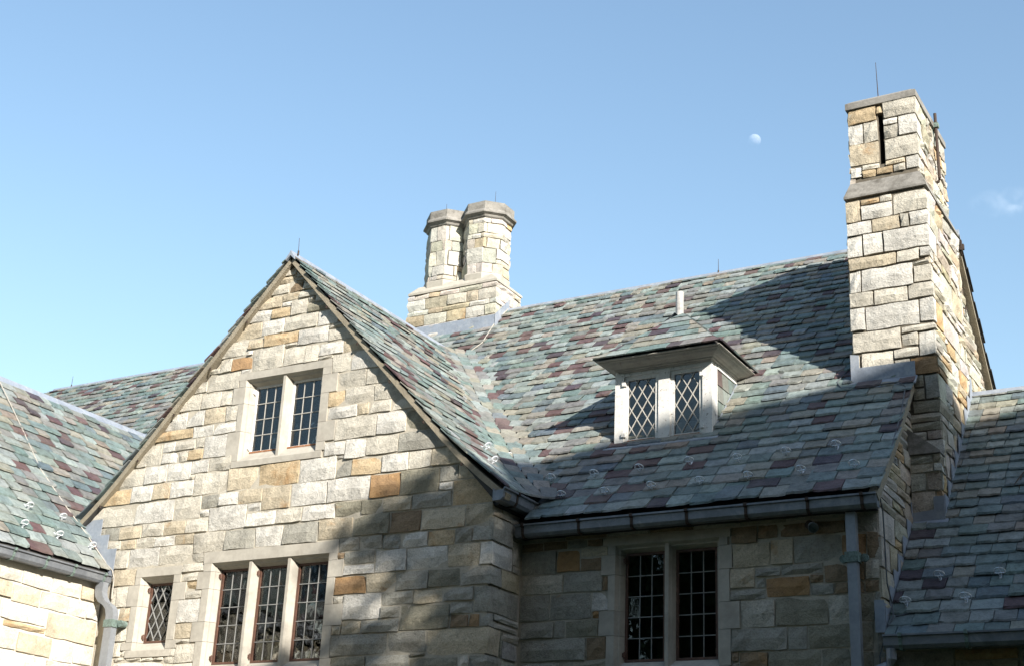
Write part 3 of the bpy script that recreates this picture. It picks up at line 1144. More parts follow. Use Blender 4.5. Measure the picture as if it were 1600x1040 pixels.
TEETH = {'W1': ([(6.425, 6.803, 0.2), (6.803, 7.162, 0.083), (7.162, 7.383, 0.191), (7.383, 7.47, 0.108)], [(6.425, 6.533, 0.125), (6.533, 6.778, 0.255), (6.778, 7.141, 0.116), (7.141, 7.376, 0.226), (7.376, 7.47, 0.126)]),
         'W2': ([(3.9, 4.254, 0.107), (4.254, 4.486, 0.193), (4.486, 4.874, 0.105), (4.874, 5.082, 0.199), (5.082, 5.18, 0.119)], [(3.9, 3.997, 0.141), (3.997, 4.353, 0.121), (4.353, 4.594, 0.251), (4.594, 4.898, 0.105), (4.898, 5.094, 0.206), (5.094, 5.18, 0.119)]),
         'W3': ([(4.195, 4.29, 0.171), (4.29, 4.726, 0.102), (4.726, 4.986, 0.181), (4.986, 5.08, 0.087)], [(4.195, 4.295, 0.164), (4.295, 4.766, 0.116), (4.766, 4.982, 0.209), (4.982, 5.08, 0.111)]),
         'W4': ([(3.87, 4.215, 0.089), (4.215, 4.475, 0.179), (4.475, 4.854, 0.079), (4.854, 5.066, 0.162), (5.066, 5.165, 0.09)], [(3.87, 4.228, 0.113), (4.228, 4.502, 0.21), (4.502, 4.835, 0.106), (4.835, 5.079, 0.136), (5.079, 5.165, 0.09)])}
wr = random.Random(21)
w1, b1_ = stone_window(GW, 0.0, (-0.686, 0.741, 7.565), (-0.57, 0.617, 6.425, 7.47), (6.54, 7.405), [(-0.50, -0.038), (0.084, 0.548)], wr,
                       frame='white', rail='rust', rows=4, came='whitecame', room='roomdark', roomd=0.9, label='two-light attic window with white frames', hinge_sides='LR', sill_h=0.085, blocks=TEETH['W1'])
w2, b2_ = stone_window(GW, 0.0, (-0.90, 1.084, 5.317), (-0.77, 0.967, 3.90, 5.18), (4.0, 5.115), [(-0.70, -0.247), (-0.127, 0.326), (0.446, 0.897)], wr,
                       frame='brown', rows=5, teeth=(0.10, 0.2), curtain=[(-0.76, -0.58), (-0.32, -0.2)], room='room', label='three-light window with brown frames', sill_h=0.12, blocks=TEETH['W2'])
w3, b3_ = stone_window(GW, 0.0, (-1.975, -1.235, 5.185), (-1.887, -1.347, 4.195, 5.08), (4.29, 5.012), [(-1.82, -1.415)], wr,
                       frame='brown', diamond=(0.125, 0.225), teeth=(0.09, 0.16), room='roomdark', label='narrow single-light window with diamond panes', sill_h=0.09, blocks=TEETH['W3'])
w4, b4_ = stone_window(MW, 0.655, (4.10, 5.545, 5.245), (4.249, 5.424, 3.87, 5.165), (3.955, 5.095), [(4.317, 4.776), (4.896, 5.356)], wr,
                       frame='brown', rows=5, teeth=(0.10, 0.2), room='roomdark', label='shaded two-light window with brown frames', sill_h=0.12, hinge_sides='LR', blocks=TEETH['W4'])

# ---------------------------------------------------------------- gabled wing: walls
core = MB()


# mortar backing: wall plates round the openings
def plate_wall(mb, x0, x1, z0, z1, y0, y1, holes):
    xs = sorted(set([x0, x1] + [h for q in holes for h in q[:2]]))
    zs = sorted(set([z0, z1] + [h for q in holes for h in q[2:]]))
    for a, b in zip(xs, xs[1:]):
        for c, d in zip(zs, zs[1:]):
            mx_, mz_ = (a + b) / 2, (c + d) / 2
            if any(q[0] < mx_ < q[1] and q[2] < mz_ < q[3] for q in holes):
                continue
            mb.box(a, b, y0, y1, c, d)


H1 = (-0.585, 0.632, 6.41, 7.485)
H2 = (-0.785, 0.982, 3.885, 5.195)
H3 = (-1.902, -1.332, 4.18, 5.095)
plate_wall(core, -3.6, 3.08, 0.0, 5.62, 0.013, 0.23, [H2, H3])
plate_wall(core, -1.2, 1.2, 5.62, 7.60, 0.013, 0.23, [H1])
for sg in (-1, 1):
    # stepped flanks of the gable are solid prisms
    core.prism([(sg * 1.2, 0.013, 5.62), (sg * 3.085, 0.013, 5.62), (sg * 1.2, 0.013, 7.60)] if sg > 0 else [(sg * 1.2, 0.013, 5.62), (sg * 1.2, 0.013, 7.60), (sg * 3.085, 0.013, 5.62)], (0, 0, 0), (0, 0.2, 0))
core.prism([(-1.2, 0.013, 7.60), (1.2, 0.013, 7.60), (0, 0.013, 8.88)], (0, 0, 0), (0, 0.2, 0))
gwall = core.build('gable_wall', 'mortar', GW)
ret = MB()
ret.box(2.9, 3.092, 0.231, 3.2, 0.0, 5.55)
rwall = ret.build('return_wall', 'mortar', GW)

GPATH = Path([(-3.6, 0.0), (3.114, 0.0), (3.114, 0.70)])
UG = 3.6
GCX = 3.114


CODE = dict(c=CREAM, w=PALE, t=TAN, o=ORANGE, r=RUSTY, g=GREYS, b=BROWN, n=GREENG)


def lay(path, rects, wall_of, r, clips_of=None, colours=None, **kw):
    out = []
    for q in rects:
        a, b, c, d = q[:4]
        if len(q) > 4:
            col, ru = CODE[q[4]]
            k = r.uniform(0.93, 1.07)
            col = tuple(v * k for v in col)
        else:
            col, ru = stone_colour(r, colours or SW_MIX)
        o = build_stone(path, a, b, c, d, col, ru, wall_of((a + b) / 2), clips=clips_of(a, b, c, d) if clips_of else None, r=r, **kw)
        if o:
            out.append(o)
    return out


gr_ = random.Random(5)
blk = [(a + UG, b + UG, c, d) for (a, b, c, d) in b1_ + b2_ + b3_]
pre = [(q[0] + UG, q[1] + UG, q[2], q[3], q[4]) for q in TRACE_G]
quoins = [(max(q[0], UG + GCX), q[1], q[2], q[3]) for q in pre if q[1] > UG + GCX + 0.03]
rects = pack(UG + GCX, UG + GCX + 0.655, 3.3, 5.52, quoins, lambda *a: True, gr_, du=0.09, dz=0.10, wr=(0.25, 0.5))
low = [q[:4] for q in pre if q[2] < 3.92] + [q for q in blk if q[2] < 3.95]
rects += pack(1.2, UG + GCX, 3.3, 3.92, low, lambda *a: True, gr_, du=0.1, dz=0.1)


def g_clips(a, b, c, d):
    if (a + b) / 2 - UG > GCX:
        return [((GCX, 0, 5.50), (0, 0, 1))]
    out = []
    if d > 8.9 - K * max(abs(a - UG), abs(b - UG)) - 0.05:
        if b - UG > 0:
            out.append(((0, 0, 8.94), Vector((K, 0, 1))))
        if a - UG < 0:
            out.append(((0, 0, 8.94), Vector((-K, 0, 1))))
    return out


lay(GPATH, pre + rects, lambda u: gwall if u - UG < GCX else rwall, gr_, g_clips)

# ---------------------------------------------------------------- main range: walls
mw_ = MB()
plate_wall(mw_, 3.0, 7.055, 0.0, 5.36, 0.668, 0.90, [(4.234, 5.439, 3.855, 5.18)])
mwall = mw_.build('front_wall', 'mortar', MW)
mw_ = MB()
mw_.prism([(6.86, 0.92, 0.0), (6.86, 0.92, 5.62), (6.86, 4.86, 9.83), (6.86, 8.9, 5.5), (6.86, 8.9, 0.0)], (0, 0, 0), (0.198, 0, 0))
ewall = mw_.build('end_wall', 'mortar', MW)
MPATH = Path([(3.12, 0.655), (7.08, 0.655), (7.08, 7.6)])
UM = 3.12
UC = 7.08 - UM
mr_ = random.Random(11)


def rz(y):
    return 5.494 + K * (y - 1.935)


def rzf(y):
    return rz(y) if y < 3.72 else rz(2 * 3.72 - y)


def m_inside(uc, zc, ua, ub, za, zb_):
    if uc < UC:
        return zc < 5.36
    ya, yb = 0.655 + ua - UC, 0.655 + ub - UC
    ym = (ya + yb) / 2
    top = 9.84 - K * (0 if ya < MY < yb else min(abs(ya - MY), abs(yb - MY)))
    if za > top - 0.03:
        return False
    if zb_ < rzf(ym) - 0.35:
        return False
    if 2.15 < ym < 3.5:
        return False
    return True


blkM = [(a - UM, b - UM, c, d) for (a, b, c, d) in b4_]
preM = [(q[0] - UM, q[1] - UM, q[2], q[3], q[4]) for q in TRACE_M]
rects = pack(UC, UC + 6.2, 3.25, 9.86, [], m_inside, mr_, du=0.09, dz=0.10, hs=(0.14, 0.22, 0.30), wr=(0.25, 0.7))
low = [q[:4] for q in preM if q[2] < 3.95] + [q for q in blkM if q[2] < 3.95]
rects += pack(0.0, UC, 3.25, 3.95, low, lambda *a: True, mr_, du=0.1, dz=0.1)


def m_clips(a, b, c, d):
    if (a + b) / 2 < UC:
        return None
    return [((7.08, MY, 9.88), Vector((0, K, 1))), ((7.08, MY, 9.88), Vector((0, -K, 1)))]


MMIX = (0.12, 0.06, 0.24, 0.10, 0.14, 0.06, 0.24, 0.04)
lay(MPATH, preM + rects, lambda u: mwall if u < UC else ewall, mr_, m_clips, colours=MMIX)

# ---------------------------------------------------------------- side wing wall (left) and low wing wall (right)
LPATH = Path([(-2.50, -9.0), (-2.50, -0.012)])
mb = MB()
mb.box(-2.8, -2.518, -9.0, -0.0, 0.0, 5.12)
lwall = mb.build('wall', 'mortar_white', LW)
lr_ = random.Random(13)
preL = [(q[0] + 9.0, q[1] + 9.0, q[2], q[3], q[4]) for q in TRACE_L]
lowL = [q[:4] for q in preL if q[2] < 3.9]
rects = preL + pack(7.0, 8.988, 3.2, 3.9, lowL, lambda *a: True, lr_, hs=(0.2, 0.28), hw=(0.5, 0.5), wr=(0.35, 0.8), du=0.1, dz=0.1)
rects += pack(1.5, 7.0, 2.4, 5.10, [], lambda *a: True, lr_, hs=(0.2, 0.28), hw=(0.5, 0.5), wr=(0.35, 0.8), du=0.1, dz=0.1)
LMIX = (0.34, 0.22, 0.26, 0.04, 0.12, 0.02, 0.0, 0.0)
lay(LPATH, rects, lambda u: lwall, lr_, gap=0.011, relief=0.010, mat='ashlar', colours=LMIX)
RPATH = Path([(7.085, 0.86), (12.0, 0.86)])
mb = MB()
mb.box(7.09, 12.0, 0.88, 1.1, 0.0, 4.0)
rwall2 = mb.build('wall', 'mortar', RW)
rr_ = random.Random(17)
rects = pack(0.0, 1.8, 3.2, 3.98, [], lambda *a: True, rr_, wr=(0.3, 0.8))
lay(RPATH, rects, lambda u: rwall2, rr_, colours=MMIX)

# ---------------------------------------------------------------- tall chimney on the end wall
CX0, CX1, CY0, CY1 = 6.465, 7.405, 2.08, 3.62
mb = MB()
mb.box(CX0 + 0.022, CX1 - 0.022, CY0 + 0.022, CY1, 4.9, 9.45)
ux0, ux1, uy0, uy1 = 6.525, 7.335, 2.14, 3.54
# upper stage with the slot in its front
sx0, sx1, sz0, sz1 = 6.885, 6.945, 9.86, 10.53
plate_wall(mb, ux0 + 0.022, ux1 - 0.022, 9.45, 10.66, uy0 + 0.022, uy0 + 0.30, [(sx0, sx1, sz0, sz1)])
mb.box(ux0 + 0.022, ux1 - 0.022, uy0 + 0.301, uy1 - 0.022, 9.45, 10.66)
tall = mb.build('tall_chimney', 'mortar_dark', MW)
tall['label'] = 'tall square stone chimney with a slot near its top'
c_r = random.Random(23)
CP = Path([(CX0, CY1), (CX0, CY0), (CX1, CY0), (CX1, CY1)])
u_a = CY1 - CY0
u_b = u_a + CX1 - CX0
preC = [(q[0] - CX0 + u_a, q[1] - CX0 + u_a, q[2], q[3], q[4]) for q in TRACE_C if q[3] < 9.5]


def c_inside(uc, zc, ua, ub, za, zb_):
    if uc < u_a:                      # left flank: above the roof only
        y = CY1 - uc
        return zb_ > my(zb_) * 0 + 9.0 + (y - 3.83) * K - 0.2
    if uc < u_b:
        return uc > u_a + 0.55 and 5.3 < zb_ < 6.75
    y = CY0 + uc - u_b
    return zb_ > rz(y) - 0.3 and zb_ > 5.2


rects = pack(0.0, u_b + CY1 - CY0, 5.0, 9.44, [(max(q[0], u_b - 0.2), q[1], q[2], q[3]) for q in preC if q[1] > u_b], c_inside, c_r, hs=(0.12, 0.2, 0.28), hw=(0.25, 0.45, 0.3), wr=(0.2, 0.6), du=0.075, dz=0.10)
CMIX = (0.30, 0.32, 0.14, 0.06, 0.10, 0.05, 0.02, 0.01)
lay(CP, preC + rects, lambda u: tall, c_r, gap=0.010, colours=CMIX)
CP2 = Path([(ux0, uy1), (ux0, uy0), (ux1, uy0), (ux1, uy1)])
v_a = uy1 - uy0
v_b = v_a + ux1 - ux0
preC2 = [(q[0] - ux0 + v_a, q[1] - ux0 + v_a, q[2], q[3], q[4]) for q in TRACE_C if q[3] >= 9.5]
slot = (sx0 - ux0 + v_a, sx1 - ux0 + v_a, sz0, sz1)
rects = pack(0.0, v_b + uy1 - uy0, 9.66, 10.655, [(max(q[0], v_b - 0.2), q[1], q[2], q[3]) for q in preC2 if q[1] > v_b], lambda uc, *a: uc < v_a or uc > v_b, c_r, hs=(0.11, 0.18, 0.24), wr=(0.15, 0.4), du=0.06, dz=0.09)
lay(CP2, preC2 + rects, lambda u: tall, c_r, gap=0.009, colours=CMIX)
# weathering between the stages
V = [(CX0 - 0.012, CY0 - 0.012, 9.445), (CX1 + 0.012, CY0 - 0.012, 9.445), (CX1 + 0.012, CY1, 9.445), (CX0 - 0.012, CY1, 9.445),
     (CX0 - 0.012, CY0 - 0.012, 9.470), (CX1 + 0.012, CY0 - 0.012, 9.470), (CX1 + 0.012, CY1, 9.470), (CX0 - 0.012, CY1, 9.470),
     (ux0 - 0.004, uy0 - 0.004, 9.665), (ux1 + 0.004, uy0 - 0.004, 9.665), (ux1 + 0.004, uy1, 9.665), (ux0 - 0.004, uy1, 9.665)]
F = [(0, 1, 5, 4), (1, 2, 6, 5), (2, 3, 7, 6), (3, 0, 4, 7), (4, 5, 9, 8), (5, 6, 10, 9), (6, 7, 11, 10), (7, 4, 8, 11), (8, 9, 10, 11), (3, 2, 1, 0)]
add('weathering', V, F, 'capstone', tall)
e_ = 0.02
V = [(ux0 - e_, uy0 - e_, 10.662), (ux1 + e_, uy0 - e_, 10.662), (ux1 + e_, uy1 + e_, 10.662), (ux0 - e_, uy1 + e_, 10.662),
     (ux0 - e_, uy0 - e_, 10.745), (ux1 + e_, uy0 - e_, 10.745), (ux1 + e_, uy1 + e_, 10.745), (ux0 - e_, uy1 + e_, 10.745),
     (ux0 + 0.05, uy0 + 0.05, 10.80), (ux1 - 0.05, uy0 + 0.05, 10.80), (ux1 - 0.05, uy1 - 0.05, 10.80), (ux0 + 0.05, uy1 - 0.05, 10.80)]
add('cap', V, F, 'capstone', tall)
mb = MB()
mb.box(sx0 - 0.03, sx1 + 0.03, uy0 + 0.20, uy0 + 0.299, sz0 - 0.03, sz1 + 0.03)
mb.build('slot_back', 'deck', tall)
mb = MB()
mb.box(ux0 + 0.18, ux1 - 0.2, uy0 + 0.16, uy0 + 0.5, 10.801, 10.835)
mb.build('flue_pot', 'rust', tall)
# broader foot of the breast, with its triangular weathering
FX0, FX1, FY0 = 7.082, 7.41, 1.90
FP = Path([(FX0, FY0), (FX1, FY0), (FX1, CY0)])
mb = MB()
mb.box(FX0, FX1 - 0.02, FY0 + 0.02, CY0 + 0.021, 4.8, 6.20)
foot = mb.build('breast_foot', 'mortar', MW)
rects = pack(0.0, FX1 - FX0 + CY0 - FY0, 5.0, 6.20, [], lambda *a: True, c_r, hs=(0.16, 0.24), hw=(0.5, 0.5), wr=(0.14, 0.3), du=0.08, dz=0.1)
lay(FP, rects, lambda u: foot, c_r, colours=MMIX)
mb = MB()
mb.prism([(FX0, 0, 6.205), (FX1 + 0.01, 0, 6.205), (FX1 + 0.01, 0, 6.225), (FX0, 0, 6.50)], (0, FY0 - 0.02, 0), (0, CY0 + 0.02, 0))
mb.build('weathering', 'capstone', foot)

# ---------------------------------------------------------------- twin-shaft chimney on the ridge
BX0, BX1, BY0, BY1 = -1.365, 0.265, 4.46, 5.25
mb = MB()
mb.box(BX0 + 0.02, BX1 - 0.02, BY0 + 0.02, BY1 - 0.02, 9.3, 10.47)
twin = mb.build('twin_chimney', 'mortar_dark', MW)
twin['label'] = 'stone chimney with two octagonal shafts on one base'
t_r = random.Random(31)
TP = Path([(BX0, BY1), (BX0, BY0), (BX1, BY0), (BX1, BY1)])
rects = pack(0.0, 2 * (BY1 - BY0) + BX1 - BX0, 9.55, 10.46, [], lambda *a: True, t_r, hs=(0.12, 0.2, 0.26), wr=(0.2, 0.5), du=0.07, dz=0.09)
TMIX = (0.38, 0.38, 0.14, 0.03, 0.05, 0.01, 0.005, 0.005)
lay(TP, rects, lambda u: twin, t_r, gap=0.007, colours=TMIX)


def octagon(cx, cy, r_):
    return [(cx + r_ / math.cos(math.pi / 8) * math.cos(math.pi / 8 + k * math.pi / 4), cy + r_ / math.cos(math.pi / 8) * math.sin(math.pi / 8 + k * math.pi / 4)) for k in range(8)]


def ring_mesh(cx, cy, levels):
    """levels: list of (inradius, z)"""
    V, F = [], []
    for r_, z in levels:
        V += [(x, y, z) for x, y in octagon(cx, cy, r_)]
    for i in range(len(levels) - 1):
        for k in range(8):
            k2 = (k + 1) % 8
            F.append([i * 8 + k, i * 8 + k2, (i + 1) * 8 + k2, (i + 1) * 8 + k])
    F.append(list(range(8))[::-1])
    F.append([(len(levels) - 1) * 8 + k for k in range(8)])
    return V, F


TCY = 4.855
SR = 0.350
for cx in (-0.905, -0.19):
    V, F = ring_mesh(cx, TCY, [(SR - 0.02, 10.45), (SR - 0.02, 11.72)])
    add('shaft', V, F, 'mortar_dark', twin)
    oc = octagon(cx, TCY, SR)
    # start at the back so that no seam shows; travel so that the outside is on the right
    order = [oc[(2 + k) % 8] for k in range(8)]
    pth = Path(order + [order[0]])
    rects = pack(0.0, pth.u[-1], 10.68, 11.63, [], lambda *a: True, t_r, hs=(0.10, 0.16, 0.22), wr=(0.15, 0.34), du=0.055, dz=0.085)
    lay(pth, rects, lambda u: twin, t_r, gap=0.006, relief=0.005, back=-0.04, colours=TMIX)
    V, F = ring_mesh(cx, TCY, [(SR + 0.005, 10.5), (SR + 0.02, 10.66), (SR - 0.01, 10.69)])
    add('shaft_base', V, F, 'limestone', twin)
    V, F = ring_mesh(cx, TCY, [(SR, 11.63), (SR + 0.02, 11.645), (SR + 0.03, 11.675), (SR + 0.075, 11.70), (SR + 0.075, 11.725), (SR + 0.035, 11.78), (SR + 0.035, 11.905), (SR - 0.02, 11.93)])
    add('shaft_cap', V, F, 'capstone', twin)
# splayed top of the base
e_ = 0.008
V = [(BX0 - e_, BY0 - e_, 10.465), (BX1 + e_, BY0 - e_, 10.465), (BX1 + e_, BY1 + e_, 10.465), (BX0 - e_, BY1 + e_, 10.465),
     (BX0 - e_, BY0 - e_, 10.50), (BX1 + e_, BY0 - e_, 10.50), (BX1 + e_, BY1 + e_, 10.50), (BX0 - e_, BY1 + e_, 10.50),
     (BX0 + 0.13, BY0 + 0.07, 10.62), (BX1 - 0.13, BY0 + 0.07, 10.62), (BX1 - 0.13, BY1 - 0.07, 10.62), (BX0 + 0.13, BY1 - 0.07, 10.62)]
add('splayed_top', V, [(0, 1, 5, 4), (1, 2, 6, 5), (2, 3, 7, 6), (3, 0, 4, 7), (4, 5, 9, 8), (5, 6, 10, 9), (6, 7, 11, 10), (7, 4, 8, 11), (8, 9, 10, 11), (3, 2, 1, 0)], 'limestone', twin)
# lead apron round the foot of the twin chimney
mb = MB()
za = 9.0 + (BY0 - 3.83) * K
mb.box(BX0 - 0.01, BX1 + 0.012, BY0 - 0.014, BY0 - 0.004, za - 0.02, za + 0.22)
mb.prism([(0, BY0 - 0.014, za - 0.02), (0, BY0 - 0.16, za - 0.15), (0, BY0 - 0.16, za - 0.14), (0, BY0 - 0.014, za + 0.005)], (BX0 - 0.05, 0, 0), (BX1 + 0.05, 0, 0))
mb.prism([(BX1 + 0.006, BY0 - 0.014, za - 0.02), (BX1 + 0.006, BY0 - 0.014, za + 0.22), (BX1 + 0.006, MY, MZ + 0.2), (BX1 + 0.006, MY, MZ - 0.03)], (0, 0, 0), (0.01, 0, 0))
mb.build('lead_apron', 'lead', twin)

# ---------------------------------------------------------------- roofs: decks
def slab(mb, pts, t):
    n = (Vector(pts[1]) - Vector(pts[0])).cross(Vector(pts[2]) - Vector(pts[0])).normalized()
    if n.z < 0:
        n = -n
    mb.prism([Vector(p) for p in pts], (0, 0, 0), -n * t)


mb = MB()
zd = GZ - 0.012
for sg in (1, -1):
    P = [(0, G_Y0 + 0.03, zd), (0, 3.9, zd), (sg * 3.20, 3.9, zd - 3.20 * K), (sg * 3.20, G_Y0 + 0.03, zd - 3.20 * K)]
    slab(mb, P, 0.05)
groof = mb.build('roof', 'deck', GW)
mb = MB()
zr_ = MZ - 0.03


def mzp(y):
    return 9.0 + (y - 3.83) * K - 0.012


slab(mb, [(-9.8, MY, mzp(MY)), (M_X1 - 0.04, MY, mzp(MY)), (M_X1 - 0.04, 0.47, mzp(0.47)), (3.0, 0.47, mzp(0.47)), (-9.8, 0.47, mzp(0.47))], 0.05)
slab(mb, [(-9.8, MY, mzp(MY)), (M_X1 - 0.02, MY, mzp(MY)), (M_X1 - 0.02, 9.0, mzp(MY) - (9.0 - MY) * K), (-9.8, 9.0, mzp(MY) - (9.0 - MY) * K)], 0.06)
mroof = mb.build('roof', 'deck', MW)
LX_E, LZ_E, LX_R, LZ_R = -2.405, 5.13, -5.205, 8.12
mb = MB()
slab(mb, [(LX_E, -9.0, LZ_E - 0.012), (LX_E, 3.0, LZ_E - 0.012), (LX_R, 3.2, LZ_R - 0.012), (LX_R, -9.0, LZ_R - 0.012)], 0.05)
slab(mb, [(LX_R, -9.0, LZ_R - 0.012), (LX_R, 3.2, LZ_R - 0.012), (LX_R - 2.8, 3.2, LZ_E), (LX_R - 2.8, -9.0, LZ_E)], 0.05)
lroof = mb.build('roof', 'deck', LW)
RY_E, RY_R, RZ_R = 0.575, 3.72, 7.40
mb = MB()
slab(mb, [(7.09, RY_E, rz(RY_E) - 0.012), (12, RY_E, rz(RY_E) - 0.012), (12, RY_R, rz(RY_R) - 0.012), (7.09, RY_R, rz(RY_R) - 0.012)], 0.05)
slab(mb, [(7.09, RY_R, rz(RY_R) - 0.012), (12, RY_R, rz(RY_R) - 0.012), (12, 6.8, rz(RY_R) - 3.1), (7.09, 6.8, rz(RY_R) - 3.1)], 0.05)
rroof = mb.build('roof', 'deck', RW)


# ---------------------------------------------------------------- slating
def grad(f, a, b):
    return a + (b - a) * f


SG, SM, SL, SRr = Slates(101), Slates(202), Slates(303), Slates(404)

# main front slope and the gabled roof share their courses round a swept valley
z = 5.435
ki = 0
VR = 0.42
DORM_X0, DORM_X1 = 3.72, 5.06


def in_dormer(c):
    return 3.86 < c.x < 4.84 and 1.62 < c.y < 2.3


while z < MZ - 0.05:
    f = (z - 5.4) / (MZ - 5.4)
    expo = grad(f, 0.186, 0.142)
    wrng = (grad(f, 0.20, 0.135), grad(f, 0.335, 0.225))
    y = my(z)
    # right side
    if z < GZ - 0.06:
        x = gx(z)
        if z >= 5.66:
            ys_ = y - VR
            if ys_ > G_Y0:
                SG.course((x, G_Y0 + SG.r.uniform(-0.012, 0.012), z), (x, ys_, z), UPG, expo, wrng, maxlen=(GZ - z) / SINP)
            # arc
            cx, cy = x + VR, y - VR
            arc = VR * math.pi / 2
            n = max(4, round(arc / grad(f, 0.16, 0.13)))
            for i in range(n):
                a = math.pi - (i + 0.5) / n * math.pi / 2
                rad = Vector((math.cos(a), math.sin(a), 0))
                p = Vector((cx, cy, z)) + rad * VR
                t = Vector((math.sin(a), -math.cos(a), 0))
                g = Vector((rad.x, rad.y, K))
                S_ = SG if i < n / 2 else SM
                S_.put(p, t, g, arc / n * 1.12, expo * 1.6, slate_colour(S_.r))
            x_from = x + VR
        else:
            x_from = 3.27
        SM.course((x_from, y, z), (M_X1 + SM.r.uniform(-0.01, 0.01), y, z), UPM, expo, wrng, hidden=in_dormer, maxlen=(MZ - z) / SINP)
        # left side
        if z > 5.66:
            SG.course((-x, y, z), (-x, G_Y0 + SG.r.uniform(-0.015, 0.015), z), Vector((1, 0, K)), expo, wrng, maxlen=(GZ - z) / SINP)
        xl_ = -9.66 - (MZ - z) * 0.9
        if z > 7.3:
            SM.course((xl_, y, z), (-x, y, z), UPM, expo, (wrng[0], wrng[1] * 0.95))
    else:
        xl_ = -9.66 - (MZ - z) * 0.9
        SM.course((xl_, y, z), (M_X1 + SM.r.uniform(-0.01, 0.01), y, z), UPM, expo, wrng, hidden=lambda c: BX0 < c.x < BX1 and c.y > BY0 - 0.05, maxlen=(MZ - z) / SINP)
    z += expo * SINP
    ki += 1

# left wing
z = LZ_E + 0.03
while z < LZ_R - 0.08:
    f = (z - LZ_E) / (LZ_R - LZ_E)
    expo = grad(f, 0.20, 0.16)
    x = LX_E - (z - LZ_E) / K
    yend = 3.2 if z < 7.0 else 3.2
    y_hi = 3.83 + (z - 9.0) / K + 0.1
    SL.course((x, -8.95, z), (x, max(0.3, y_hi), z), Vector((-1, 0, K)), expo, (grad(f, 0.22, 0.16), grad(f, 0.36, 0.28)), maxlen=(LZ_R - z) / SINP)
    z += expo * SINP
# right wing
y = RY_E - 0.03
while y < RY_R - 0.06:
    f = (y - RY_E) / (RY_R - RY_E)
    expo = grad(f, 0.188, 0.148)
    x0 = 7.10 if y < 1.9 or y > 3.6 else 7.40
    SRr.course((x0, y, rz(y)), (11.95, y, rz(y)), UPM, expo, (grad(f, 0.20, 0.15), grad(f, 0.33, 0.25)), purple=0.5, maxlen=(RY_R - y) * math.hypot(1, K))
    y += expo / math.hypot(1, K)

# ---------------------------------------------------------------- dormer
DX0, DX1, DY, DZ0, DZ1 = 3.775, 4.995, 1.535, 6.565, 7.440
DEDGE = (3.63, 5.195, 1.285, 7.555)           # cornice edge x0, x1, y, z
dm = MB()
pw = 0.115
yb_ = DY + 0.09
dm.box(DX0, DX0 + pw, DY, yb_, DZ0, DZ1 + 0.03)
dm.box(DX1 - pw, DX1, DY, yb_, DZ0, DZ1 + 0.03)
mx0, mx1 = 4.33, 4.475
dm.box(mx0, mx1, DY + 0.003, yb_, DZ0 + 0.04, DZ1)
dm.box(DX0 + pw, DX1 - pw, DY + 0.005, yb_, DZ1 - 0.03, DZ1 + 0.03)
dorm = dm.build('dormer', 'white', MW)
dorm['label'] = 'white painted dormer with two diamond-leaded casements and a hipped slate top'
mb = MB()
mb.box(DX0 + pw + 0.001, DX1 - pw - 0.001, DY - 0.018, yb_, DZ0 - 0.008, DZ0 + 0.036)
mb.build('sill', 'cornice', dorm)
for (a, b), hl in (((DX0 + pw, mx0), True), ((mx1, DX1 - pw), False)):
    mb = MB()
    fw = 0.045
    y0, y1 = DY + 0.022, DY + 0.07
    z0, z1 = DZ0 + 0.038, DZ1 - 0.032
    mb.box(a + 0.002, a + fw, y0, y1, z0, z1)
    mb.box(b - fw, b - 0.002, y0, y1, z0, z1)
    mb.box(a + fw, b - fw, y0, y1, z0 + 0.022, z0 + 0.032)
    mb.box(a + fw, b - fw, y0, y1, z1 - 0.045, z1)
    mb.build('casement', 'white', dorm)
    mb = MB()
    mb.box(a + fw, b - fw, y0 - 0.004, y1, z0 + 0.001, z0 + 0.022)
    mb.build('bottom_rail', 'rust', dorm)
    light(dorm, a + fw, b - fw, z0 + 0.032, z1 - 0.045, DY + 0.045, wr, diamond=(0.135, 0.222), came='whitecame', cw=0.009)
    for zz in (z0 + 0.06, z1 - 0.12):
        mb = MB()
        hx = a + 0.004 if hl else b - 0.004
        mb.box(hx - 0.022, hx + 0.022, DY - 0.022, DY + 0.0215, zz, zz + 0.045)
        mb.build('hinge', 'white', dorm)
mb = MB()
P = [(DX0 + 0.03, DY + 0.1, 6.3), (DX1 - 0.03, DY + 0.1, 6.3), (DX1 - 0.03, 3.0, 6.3), (DX0 + 0.03, 3.0, 6.3), (DX0 + 0.03, DY + 0.1, 7.47), (DX1 - 0.03, DY + 0.1, 7.47), (DX1 - 0.03, 3.0, 7.47), (DX0 + 0.03, 3.0, 7.47)]
mb.poly(P, [(0, 1, 2, 3), (4, 7, 6, 5), (1, 5, 6, 2), (2, 6, 7, 3), (3, 7, 4, 0)])
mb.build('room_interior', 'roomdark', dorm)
# cheeks: boarded triangle hung with slates
for sg, xx in ((-1, DX0 + 0.02), (1, DX1 - 0.02)):
    mb = MB()
    ytop = 3.83 + (7.46 - 9.0) / K
    mb.prism([(xx, DY + 0.091, 6.45), (xx, ytop + 0.1, 7.46), (xx, DY + 0.091, 7.46)], (-0.012, 0, 0), (0.012, 0, 0))
    mb.build('cheek', 'cornice', dorm)
# trim board between front post and cheek slates
mb = MB()
mb.box(DX1 - 0.03, DX1 + 0.004, DY + 0.0905, DY + 0.16, 6.60, 7.455)
mb.build('corner_board', 'white', dorm)
# frieze under the side cornice
mb = MB()
mb.prism([(0, DY + 0.161, 7.41), (0, 2.31, 7.41), (0, 2.37, 7.46), (0, DY + 0.161, 7.46)], (DX1 - 0.02, 0, 0), (DX1 + 0.012, 0, 0))
mb.build('frieze', 'white', dorm)
